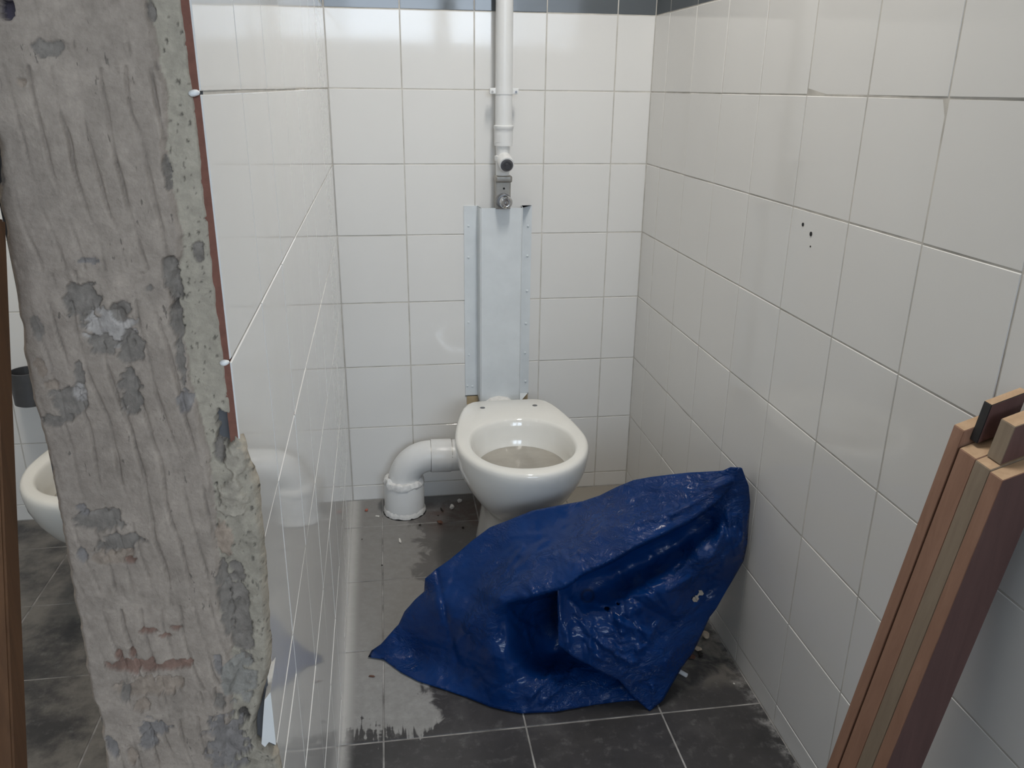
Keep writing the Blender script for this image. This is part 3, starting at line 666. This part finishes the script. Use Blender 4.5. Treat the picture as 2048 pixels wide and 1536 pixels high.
# ------------------------------------------------------------------ blue plastic sack
def rbf(pts):
    P = np.array([(p[0] / 300., p[1] / 300.) for p in pts]); Yv = np.array([p[2] for p in pts]); n = len(P)
    def K(r): return np.where(r > 1e-9, r * r * np.log(np.maximum(r, 1e-9)), 0)
    D = np.sqrt(((P[:, None] - P[None]) ** 2).sum(-1)); A = np.zeros((n + 3, n + 3)); A[:n, :n] = K(D) + 2e-4 * np.eye(n)
    A[:n, n] = 1; A[:n, n + 1:] = P; A[n, :n] = 1; A[n + 1:, :n] = P.T
    w = np.linalg.solve(A, np.concatenate([Yv, np.zeros(3)]))
    def f(uv):
        q = np.asarray(uv, float) / 300.; d = np.sqrt(((q[:, None] - P[None]) ** 2).sum(-1)); return K(d) @ w[:n] + w[n] + q @ w[n + 1:]
    return f
def floor_y(u, v, z=0.003): return at(u, v, 2, z)[1]
def dense(poly, step):
    out = []
    for i in range(len(poly)):
        a, b = np.array(poly[i]), np.array(poly[(i + 1) % len(poly)]); k = max(1, int(np.hypot(*(b[:2] - a[:2])) / step))
        for j in range(k): out.append(a + (b - a) * j / k)
    return np.array(out)
def inside(poly, pts):
    x, y = pts[:, 0], pts[:, 1]; c = np.zeros(len(pts), bool); n = len(poly)
    for i in range(n):
        x0, y0 = poly[i][:2]; x1, y1 = poly[(i + 1) % n][:2]
        if y0 == y1: continue
        t = ((y0 > y) != (y1 > y)) & (x < (x1 - x0) * (y - y0) / (y1 - y0) + x0); c ^= t
    return c
def seg_dist(poly, pts, closed=True):
    d = np.full(len(pts), 1e9); n = len(poly)
    for i in range(n if closed else n - 1):
        a = np.array(poly[i][:2], float); b = np.array(poly[(i + 1) % n][:2], float); ab = b - a
        t = np.clip(((pts - a) @ ab) / max(1e-9, ab @ ab), 0, 1); d = np.minimum(d, np.hypot(*(pts - a - t[:, None] * ab).T))
    return d
def triangulate(bound, step):
    mn, mx = bound[:, :2].min(0), bound[:, :2].max(0); g = []
    r = 0; y = mn[1]
    while y < mx[1]:
        g += [(x + (step / 2 if r % 2 else 0), y) for x in np.arange(mn[0], mx[0], step)]; y += step * 0.87; r += 1
    g = np.array(g); g = g[inside(bound, g)]; g = g[seg_dist(bound, g) > step * 0.6]
    pts = [Vector((p[0], p[1])) for p in bound[:, :2]] + [Vector((p[0], p[1])) for p in g]
    nbd = len(bound)
    r = delaunay_2d_cdt(pts, [(i, (i + 1) % nbd) for i in range(nbd)], [], 1, 1e-4)
    return np.array([(p.x, p.y) for p in r[0]]), r[2], nbd
def place(uv, Y):
    out = []
    for (u, v), y in zip(uv, Y):
        p = at(u, v, 1, y)
        if p[2] < 0.002: p = at(u, v, 2, 0.002)
        out.append(p)
    return np.array(out)
CREASES = [([(873, 1140), (885, 1200), (900, 1270), (914, 1325)], -.007, 3.5), ([(999, 1196), (955, 1236), (912, 1288)], .007, 7), ([(1045, 1095), (1000, 1160), (958, 1215), (930, 1250)], .009, 8), ([(1035, 1118), (992, 1172)], -.006, 5),
 ([(1470, 960), (1390, 985), (1330, 980), (1300, 975)], .006, 6), ([(1455, 965), (1378, 1010), (1330, 1030), (1270, 1045)], .007, 6), ([(1370, 990), (1380, 1010), (1340, 1030)], .006, 4),
 ([(1110, 1112), (1060, 1118), (1030, 1140)], .006, 7), ([(743, 1300), (770, 1318)], -.004, 3), ([(790, 1258), (796, 1285)], -.004, 3),
 ([(1115, 1330), (1085, 1370), (1060, 1395)], .010, 7), ([(1150, 1335), (1120, 1375), (1085, 1405)], .008, 6), ([(1010, 1212), (1035, 1240), (1070, 1258)], .008, 4), ([(1050, 1255), (1062, 1300), (1035, 1330)], .008, 5)]
FCREASES = [([(1455, 1020), (1460, 1060), (1472, 1110)], .006, 4), ([(1470, 1030), (1474, 1090)], .006, 3), ([(1485, 1030), (1478, 1110)], .006, 3.5), ([(1443, 1066), (1425, 1110), (1390, 1150), (1340, 1180)], .007, 6), ([(1180, 1250), (1180, 1330)], .006, 4),
 ([(1200, 1285), (1235, 1310), (1262, 1325)], .008, 6), ([(1315, 1245), (1290, 1290), (1275, 1300)], .007, 5), ([(1233, 1240), (1262, 1255), (1290, 1262)], .007, 6), ([(1350, 1245), (1385, 1225), (1420, 1180)], -.006, 8), ([(1270, 1200), (1320, 1230), (1345, 1245)], -.006, 7), ([(1242, 1350), (1255, 1332), (1272, 1320)], .006, 4), ([(1115, 1200), (1125, 1250), (1135, 1290)], .006, 6)]
RC = random.Random(21)
def cluster(cx, cy, rx, ry, ang, n, lmin, lmax, amp, w):
    out = []
    for _ in range(n):
        x, y = cx + RC.gauss(0, rx), cy + RC.gauss(0, ry); a = math.radians(ang + RC.gauss(0, 16)); l = 1.4 * RC.uniform(lmin, lmax); b = RC.uniform(-.12, .12) * l
        out.append(([(x - math.cos(a) * l / 2, y - math.sin(a) * l / 2), (x - math.sin(a) * b, y + math.cos(a) * b), (x + math.cos(a) * l / 2, y + math.sin(a) * l / 2)], 0.85 * amp * RC.uniform(.5, 1.3) * RC.choice((1, 1, -.8)), 0.85 * w * RC.uniform(.8, 1.4)))
    return out
CREASES += cluster(1150, 1122, 38, 8, 60, 16, 14, 34, .0042, 3.2) + cluster(1235, 1095, 26, 8, 50, 9, 12, 28, .004, 3.0) + cluster(1320, 1035, 30, 10, -20, 9, 16, 40, .004, 3.2) + cluster(1100, 1178, 50, 5, 70, 10, 8, 20, .003, 3.0) + cluster(1420, 965, 25, 10, -15, 6, 20, 50, .004, 4) + cluster(1090, 1375, 24, 14, 130, 10, 24, 60, .005, 3.6) + cluster(1050, 1250, 16, 22, 50, 6, 20, 44, .005, 4) + cluster(1000, 1120, 60, 40, 135, 12, 40, 110, .0035, 6) + cluster(900, 1230, 35, 45, 110, 8, 40, 100, .003, 6) + cluster(960, 1340, 40, 25, 140, 6, 30, 70, .003, 5)
FCREASES += cluster(1270, 1190, 24, 10, 20, 8, 16, 36, .0045, 3.2) + cluster(1365, 1140, 26, 14, -35, 10, 16, 36, .0045, 3.2) + cluster(1255, 1245, 22, 14, 50, 9, 16, 34, .005, 3.4) + cluster(1235, 1305, 24, 10, 40, 10, 16, 40, .005, 3.2) + cluster(1470, 1070, 14, 30, 95, 8, 30, 70, .004, 3.2) + cluster(1290, 1280, 18, 18, 60, 8, 14, 34, .0045, 3.2) + cluster(1300, 1380, 18, 14, 85, 8, 14, 34, .004, 3.2) + cluster(1410, 1180, 22, 24, -50, 8, 20, 44, .004, 3.6) + cluster(1140, 1250, 10, 22, 80, 7, 16, 36, .0045, 3.4) + cluster(1185, 1290, 16, 18, 60, 6, 16, 36, .004, 3.4)
def wrinkle(P, uv, amp, seed):
    out = []
    for p, (u, v) in zip(P, uv):
        q = Vector(p)
        a = fbm((q.x * 9 + seed, q.y * 9, q.z * 16), 3)
        w = noise.noise(Vector((q.x * 34 + 2 * a, q.y * 30 + seed, q.z * 46 + a)))
        w2 = noise.noise(Vector((q.x * 80 + 2 * a, q.y * 70 + seed, q.z * 110)))
        out.append(amp * (1.0 * a + 0.9 * (1 - 2.2 * abs(w)) * 0.6 + 0.25 * (1 - 2 * abs(w2))))
    return np.array(out)
bag = empty('rubble_sack', (0.45, -0.9, 0)); tag(bag, 'crumpled blue plastic rubble sack slumped on the floor in front of the toilet', 'sack')
BO = np.array((0.45, -0.9, 0))
OUT = [(736, 1314, 'z'), (743, 1301, 'z'), (762, 1288, -.778), (790, 1256, -.775), (797, 1249, -.775), (809, 1223, -.775), (830, 1199, -.775), (848, 1183, -.775), (850, 1157, -.775), (872, 1138, -.77), (898, 1120, -.765), (919, 1103, -.762), (943, 1082, -.76), (979, 1055, -.762), (1020, 1039, -.77), (1064, 1021, -.778), (1110, 1012, -.785), (1166, 1002, -.80), (1199, 991, -.81), (1233, 974, -.82), (1267, 960, -.835), (1300, 954, -.845), (1340, 949, -.86), (1377, 945, -.875), (1435, 942, -.90), (1446, 941, -.905), (1461, 934, -.912), (1482, 935, -.918), (1490, 965, -.905), (1478, 1030, -.90), (1440, 1100, -.885), (1400, 1170, -.885), (1340, 1280, -.91), (1300, 1370, -.985), (1277, 1401, 'z'), (1243, 1403, 'z'), (1188, 1410, 'z'), (1111, 1424, 'z'), (1044, 1427, 'z'), (1013, 1422, 'z'), (978, 1413, 'z'), (931, 1394, 'z'), (884, 1378, 'z'), (837, 1363, 'z'), (802, 1345, 'z'), (767, 1319, 'z')]
OUT = [(u, v, floor_y(u, v, 0.004) if y == 'z' else y) for u, v, y in OUT]
SH = [(820, 1260, -.80), (830, 1310, -.815), (880, 1260, -.86), (880, 1330, -.87), (940, 1270, -.925), (940, 1340, -.925), (985, 1250, -.965), (985, 1320, -.985), (985, 1380, -.985), (870, 1200, -.835), (950, 1200, -.885)]
UP = SH + [(1018, 1232, -.955), (1030, 1262, -.95), (1035, 1300, -.965), (1040, 1350, -1.0), (1060, 1290, -.92), (1065, 1332, -.965), (900, 1150, -.80), (950, 1130, -.81), (1000, 1150, -.88), (1000, 1100, -.815), (1050, 1080, -.84), (1050, 1140, -.93), (1100, 1060, -.845), (1100, 1120, -.94), (1200, 1040, -.89), (1200, 1090, -.965), (1300, 1000, -.89), (1300, 1050, -.96), (1400, 980, -.91), (1400, 1010, -.94),
 (1003, 1203, -.975), (1055, 1194, -1.0), (1133, 1170, -1.012), (1166, 1144, -1.01), (1221, 1120, -1.0), (1266, 1093, -.995), (1333, 1062, -.98), (1377, 1040, -.965), (1432, 1004, -.94)]
LO = SH + [(1000, 1205, -.965), (1018, 1230, -.955), (1030, 1262, -.95), (1045, 1240, -.905), (1075, 1230, -.865), (1095, 1275, -.86), (1060, 1295, -.915), (1098, 1312, -.885), (1035, 1300, -.965), (1065, 1332, -.965), (1040, 1350, -1.0), (1100, 1350, -.985), (1100, 1390, -1.01), (1050, 1400, -1.012), (1170, 1350, -.97), (1170, 1385, -1.005), (1230, 1380, -1.0), (1200, 1250, -.87), (1300, 1200, -.86), (1250, 1320, -.93), (1380, 1100, -.86), (1130, 1190, -.87), (1250, 1130, -.87)]
fU = rbf(UP + OUT); fL = rbf(LO + OUT)
RU = [985, 1003, 1055, 1133, 1166, 1221, 1266, 1333, 1377, 1432, 1470]; RV = [1212, 1206, 1197, 1173, 1147, 1123, 1096, 1065, 1043, 1006, 965]
def sstep(a, b, x): t = np.clip((x - a) / (b - a), 0, 1); return t * t * (3 - 2 * t)
bound = dense(OUT, 5)
uv, tri, nbd = triangulate(bound, 4.4)
rv = np.interp(uv[:, 0], RU, RV)
mask = sstep(0, 9, uv[:, 1] - rv) * sstep(998, 1018, uv[:, 0]) * sstep(1478, 1455, uv[:, 0])
Yf = (1 - mask) * fU(uv) + mask * fL(uv)
for pl, a, w in CREASES: Yf -= a * np.exp(-(seg_dist(pl, uv, False) / w) ** 1.3)
edge_d = seg_dist(bound, uv)
Pf0 = place(uv, Yf)
Yf -= wrinkle(Pf0, uv, 0.0032, 3.0) * np.clip(edge_d / 25, 0.15, 1)
Yf[:nbd] = bound[:, 2]
Pf = place(uv, Yf)
fB = rbf([tuple(b) for b in OUT] + [(950, 1250, -.86), (1100, 1250, -.86)])
Yb = fB(uv)
bulge = 0.16 * np.sqrt(np.clip(edge_d / 140, 0, 1)) 
Yb = np.maximum(np.minimum(Yb, -0.80) * 0 + fB(uv), Yf + 0.006) + bulge * 0.7
Yb = np.minimum(Yb, -0.725); Yb = np.maximum(Yb, Yf + 0.004)
Pb = place(uv, Yb)
nv = len(uv); isb = edge_d < 0.5
idx_b = np.arange(nv); allv = list(Pf); 
for i in range(nv):
    if not isb[i]: idx_b[i] = len(allv); allv.append(Pb[i])
faces = [tuple(t) for t in tri] + [tuple(int(idx_b[i]) for i in t[::-1]) for t in tri]
me = mesh('sack_body', np.array(allv) - BO, faces, MAT['bag'], True)
at_ = me.attributes.new('Print', 'FLOAT', 'POINT')
bm = bmesh.new(); bm.from_mesh(me); bmesh.ops.recalc_face_normals(bm, faces=bm.faces); bm.to_mesh(me); bm.free()
link('sack_body', me, bag)
# the mouth of the sack hanging open as a flap
FO_ = [(1476, 936, -.918), (1484, 936, -.92), (1490, 953, -.92), (1497, 971, -.92), (1500, 1004, -.918), (1497, 1044, -.922), (1494, 1088, -.928), (1487, 1121, -.932), (1474, 1144, -.938), (1450, 1186, -.95), (1432, 1217, -.96), (1419, 1234, -.965), (1400, 1275, -.98), (1385, 1306, -.99), (1365, 1332, -1.003), (1345, 1366, -1.018), (1325, 1401, -1.036), (1299, 1422, -1.047), (1277, 1403, -1.040), (1261, 1388, -1.037), (1239, 1361, -1.035), (1208, 1346, -1.03), (1177, 1330, -1.026), (1144, 1312, -1.02), (1117, 1290, -1.01), (1116, 1255, -1.0), (1115, 1215, -.985), (1115, 1178, -.965), (1133, 1160, -.94), (1166, 1133, -.93), (1221, 1109, -.925), (1266, 1082, -.92), (1333, 1051, -.915), (1377, 1029, -.91), (1432, 992, -.91), (1460, 955, -.914)]
FC = [(1175, 1175, -.925), (1240, 1150, -.905), (1300, 1125, -.90), (1360, 1090, -.898), (1420, 1050, -.902), (1225, 1205, -.975), (1266, 1186, -.985), (1310, 1165, -.985), (1355, 1144, -.975), (1399, 1104, -.962), (1443, 1066, -.945), (1461, 1033, -.935), (1180, 1230, -.99), (1300, 1240, -1.0), (1380, 1190, -.968), (1250, 1290, -1.025), (1320, 1320, -1.028), (1400, 1150, -.95)]
fF = rbf(FO_ + FC)
fbnd = dense(FO_, 4.5)
uv2, tri2, nb2 = triangulate(fbnd, 3.8)
Y2 = fF(uv2)
for pl, a, w in FCREASES: Y2 -= a * np.exp(-(seg_dist(pl, uv2, False) / w) ** 1.3)
ed2 = seg_dist(fbnd, uv2)
P2 = place(uv2, Y2)
Y2 -= wrinkle(P2, uv2, 0.0036, 9.0) * np.clip(ed2 / 30, 0.1, 1)
Y2[:nb2] = fbnd[:, 2]
P2 = place(uv2, Y2)
P2[:, 0] = np.minimum(P2[:, 0], W - 0.006)
def blob(c, r, k=0.35, seed=0.0): 
    d = uv2 - np.array(c); a = np.arctan2(d[:, 1], d[:, 0]); rr = np.array([r * (1 + k * noise.noise(Vector((math.cos(x) * 1.7, math.sin(x) * 1.7, seed)))) for x in a]); return np.hypot(*d.T) < rr
hole = np.zeros(len(uv2), bool)
for c, r in (((1391, 1198), 8), ((1401, 1186), 7), ((1214, 1218), 6.5), ((1236, 1208), 5.5)): hole |= blob(c, r, 0.3, c[0])
tri2 = [t for t in tri2 if not all(hole[i] for i in t)]
me = mesh('sack_flap', P2 - BO, tri2, MAT['bag'], True)
a_ = me.attributes.new('Print', 'FLOAT', 'POINT')
d = np.hypot(uv2[:, 0] - 1175, uv2[:, 1] - 1192)
pr = np.exp(-((d - 12) / 3.0) ** 2) * 0.9 + np.exp(-(d / 4.0) ** 2) * 0.5
a_.data.foreach_set('value', pr.astype(np.float32))
o = link('sack_flap', me, bag); md = o.modifiers.new('film', 'SOLIDIFY'); md.thickness = 0.0009; md.offset = -1
o['label'] = 'loose open mouth of the blue sack hanging as a flap with torn holes'

# ------------------------------------------------------------------ timber leaning on the right wall
T0 = np.array(at(1908, 849, 0, 0.84)); B0 = np.array((0.725, -1.513, 0.0))
ax = Vector(T0 - B0).normalized(); LEN = (T0 - B0)[2] / ax.z
e1 = Vector((0, -1, 0)); e1 = (e1 - ax * e1.dot(ax)).normalized(); e2 = e1.cross(ax).normalized()
if e2.x < 0: e2 = -e2
B0 = Vector(B0); SL = 0.52
def prism(name, a0, a1, b0, b1, top, mats, parent, o, start=None):
    """a: towards the viewer, b: towards the wall; bottom cut level with the floor, top cut on a slope"""
    v = []
    for a, b in ((a0, b0), (a1, b0), (a1, b1), (a0, b1)):
        q = B0 + e1 * a + e2 * b; k = -q.z / ax.z + 0.0005 if start is None else start + SL * b; v.append(q + ax * k - o)
    for a, b in ((a0, b0), (a1, b0), (a1, b1), (a0, b1)):
        v.append(B0 + e1 * a + e2 * b + ax * (top + SL * b) - o)
    f = [(0, 1, 5, 4), (1, 2, 6, 5), (2, 3, 7, 6), (3, 0, 4, 7), (4, 5, 6, 7), (3, 2, 1, 0)]
    # mats: (left face, viewer face, other, end)
    me = mesh(name, v, f, mats, fm=[0, 1, 2, 2, 3, 2])
    bm = bmesh.new(); bm.from_mesh(me); bmesh.ops.bevel(bm, geom=list(bm.edges), offset=0.0007, segments=2, affect='EDGES'); bmesh.ops.recalc_face_normals(bm, faces=bm.faces); bm.to_mesh(me); bm.free()
    return link(name, me, parent)
WR, WG, WD, WE, WK = MAT['wood_red'], MAT['wood_grey'], MAT['wood_shaded'], MAT['wood_end'], MAT['black']
t1 = empty('window_frame_timber', tuple(B0)); tag(t1, 'thin red-brown frame timber leaning on the right wall, farther of the two', 'timber', 'frame timbers leaning on the right wall')
prism('shoulder_lamella', 0.0, 0.0195, 0.0, 0.058, LEN, [WR, WR, WD, WE], t1, B0)
prism('inner_lamella', 0.0196, 0.0221, 0.005, 0.056, LEN - 0.024, [WD, WD, WD, WE], t1, B0)
tn = prism('tongue', 0.0196, 0.0335, 0.0115, 0.054, LEN + 0.036, [WK, WD, WD, WE], t1, B0, LEN - 0.016); tn['label'] = 'longer tongue with a black painted edge'
t2o = B0 + e1 * 0.0225
t2 = empty('window_frame_timber', tuple(t2o)); tag(t2, 'thick laminated red-brown frame timber leaning on the right wall, nearer of the two', 'timber', 'frame timbers leaning on the right wall')
S2 = LEN - 0.022
prism('lamella', 0.0226, 0.0530, 0.0, 0.055, S2, [WR, WR, WD, WE], t2, t2o)
prism('lamella', 0.0531, 0.0795, 0.0, 0.055, S2 - 0.001, [WG, WG, WD, WE], t2, t2o)
prism('lamella', 0.0796, 0.1015, 0.0, 0.055, S2 - 0.003, [WR, WD, WD, WE], t2, t2o)
prism('tongue', 0.0545, 0.0785, 0.0110, 0.054, S2 + 0.050, [WG, WD, WD, WE], t2, t2o, S2 + 0.0005)

# brown plank leaning on the partition end
pt = at(12, 440, 1, -1.800); pbm = at(57, 1536, 1, -1.90)
dv = Vector(pbm - pt); base = Vector(pt) + dv * (-pt[2] / dv.z)
pax = (Vector(pt) - base).normalized()
pk = empty('plank', tuple(base)); tag(pk, 'dark brown wooden plank leaning upright against the scraped partition end', 'plank')
r1 = Vector((-1, 0.0, 0)); r1 = (r1 - pax * r1.dot(pax)).normalized(); r2 = r1.cross(pax).normalized()
if r2.y > 0: r2 = -r2
def plank(name, w0, w1, d0, d1, l0, l1, mat):
    v = [base + r1 * w + r2 * d + pax * l - base for l in (l0, l1) for w, d in ((w0, d0), (w1, d0), (w1, d1), (w0, d1))]
    f = [(0, 1, 5, 4), (1, 2, 6, 5), (2, 3, 7, 6), (3, 0, 4, 7), (4, 5, 6, 7), (3, 2, 1, 0)]
    me = mesh(name, v, f, mat); bm = bmesh.new(); bm.from_mesh(me); bmesh.ops.bevel(bm, geom=list(bm.edges), offset=0.0015, segments=2, affect='EDGES'); bmesh.ops.recalc_face_normals(bm, faces=bm.faces); bm.to_mesh(me); bm.free()
    return link(name, me, pk)
PL = (Vector(pt) - base).length
plank('board', 0, 0.095, 0, 0.022, 0.012, PL, MAT['wood_plank'])
plank('edge_lipping', 0.012, 0.075, 0.0225, 0.030, 0.012, PL - 0.25, MAT['wood_plank'])
plank('dark_end', 0.003, 0.092, 0.001, 0.021, PL, PL + 0.06, MAT['holder'])['label'] = 'dark grey top end'  # darker grey piece continuing the board upwards

# neighbour's holder
hd = empty('wall_holder', (-0.872, -0.001, 0.40)); tag(hd, 'dark grey metal holder on the wall of the neighbouring stall', 'holder')
add('cup', lathe([(0.003, 0.01), (0.0, 0.036), (0.004, 0.043), (0.098, 0.044), (0.098, 0.040), (0.02, 0.038)], (0, -0.056, 0.0), (0, 0, 1), 32), MAT['holder'], hd)
link('back_plate', bm_mesh('back_plate', box_bm(-.02, .02, -.014, 0, .015, .09, .003), MAT['steel_dark']), hd)

# ------------------------------------------------------------------ rubble on the floor
MAT['chip_white'] = simple('plaster_chip', (0.74, 0.72, 0.68), 0.9, scale=200)
MAT['chip_red'] = simple('brick_chip', (0.42, 0.13, 0.09), 0.9, scale=200)
MAT['chip_dark'] = simple('dark_crumb', (0.035, 0.028, 0.024), 0.9, scale=200)
MAT['chip_brown'] = simple('brown_crumb', (0.13, 0.06, 0.04), 0.9, scale=200)
MAT['chip_tan'] = simple('tan_shard', (0.62, 0.50, 0.38), 0.85, scale=120)
MAT['stub'] = simple('white_stub', (0.86, 0.87, 0.88), 0.6, var=0.04)
def chip(name, u, v, size, mat, label, cat='rubble', group=None, sq=(1, 1, .5), seed=0):
    q = at(u, v, 2, 0.0); bm = bmesh.new(); bmesh.ops.create_icosphere(bm, subdivisions=2, radius=1.0)
    for vv in bm.verts:
        c = vv.co.copy(); k = 1 + 0.45 * noise.noise(c * 1.3 + Vector((seed * 3.1, seed, 0))) + 0.2 * noise.noise(c * 3 + Vector((seed, 0, 0)))
        vv.co = Vector((c.x * k * size * sq[0], c.y * k * size * sq[1], c.z * k * size * sq[2]))
    zmin = min(vv.co.z for vv in bm.verts)
    o = link(name, bm_mesh(name, bm, MAT[mat]), None, (q[0], q[1], -zmin + 0.0002)); o.rotation_euler.z = seed * 1.7
    return tag(o, label, cat, group)
chip('plaster_chip', 904, 1019, 0.0085, 'chip_white', 'white plaster chip on the floor between waste pipe and toilet', seed=1, sq=(.8, .8, 1.0))
chip('plaster_chip', 919, 1006, 0.008, 'chip_white', 'grey-white flake leaning behind the white chip beside the toilet', seed=2, sq=(.9, .4, 1))
chip('dark_crumb', 884, 1021, 0.008, 'chip_dark', 'long dark crumb just left of the white plaster chip', seed=3, sq=(1.5, .35, .35))
chip('dark_crumb', 876, 1032, 0.0028, 'chip_dark', 'tiny black crumb below the long dark crumb', seed=4)
chip('brown_crumb', 880, 1046, 0.008, 'chip_brown', 'brown crumb in the stain left of the toilet foot', seed=5, sq=(1.4, .8, .4))
chip('dark_crumb', 840, 1051, 0.004, 'chip_dark', 'dark crumb in front of the white floor collar', seed=6)
chip('dark_crumb', 926, 1056, 0.004, 'chip_dark', 'black crumb close to the toilet foot', seed=7)
chip('brick_chip', 733, 1022, 0.006, 'chip_red', 'small red brick chip on the floor by the tiled partition', seed=8, sq=(1, .8, .6))
chip('plaster_chip', 755, 1033, 0.006, 'chip_white', 'thin white flake left of the floor collar', seed=9, sq=(1.2, .6, .2))
chip('brown_splinter', 744, 1354, 0.006, 'chip_brown', 'brown splinter on the dusty floor below the sack corner', seed=1.7, sq=(1.2, .35, .35))
chip('dark_crumb', 724, 1079, 0.0018, 'chip_dark', 'tiny dark speck on the floor near the partition', seed=11)
chip('dark_crumb', 764, 1131, 0.0024, 'chip_dark', 'dark speck on the pale floor joint', seed=12)
chip('plaster_flake', 800, 1083, 0.010, 'chip_white', 'curled white plaster flake on the floor in front of the waste pipe', seed=13, sq=(.35, 1.2, .25))
chip('tan_shard', 1410, 1274, 0.011, 'chip_tan', 'pale tan shard on the floor at the right wall behind the sack', seed=14, sq=(1.1, .7, .6))
chip('tan_shard', 1396, 1300, 0.008, 'chip_tan', 'small tan rubble lump beside the sack flap', seed=15)
chip('rubble_lump', 1384, 1316, 0.008, 'chip_brown', 'brownish rubble lump next to the sack flap', seed=16)
chip('rubble_lump', 1401, 1311, 0.006, 'chip_dark', 'dark rubble crumb right of the brownish lump', seed=17)
chip('tan_shard', 1392, 1222, 0.010, 'chip_tan', 'tan rubble seen through the torn hole of the sack', seed=18)
chip('plaster_chip', 1468, 1368, 0.0022, 'chip_white', 'tiny white crumb on the dark floor near the right wall', seed=19)
q0 = at(1357, 1341, 2, 0.006); q1 = at(1373, 1350, 2, 0.006)
st = add('white_stub', loc(lathe([(0, .002), (0, .0048), (.001, .005), (float(np.linalg.norm(q1 - q0)), .005), (float(np.linalg.norm(q1 - q0)) + .001, .0046)], q0, Vector(q1 - q0), 16), Vector(q0)), MAT['stub'])
st.location = Vector((q0[0], q0[1], 0.0052)); tag(st, 'short white cylindrical stub on the floor beside the sack flap', 'stub')
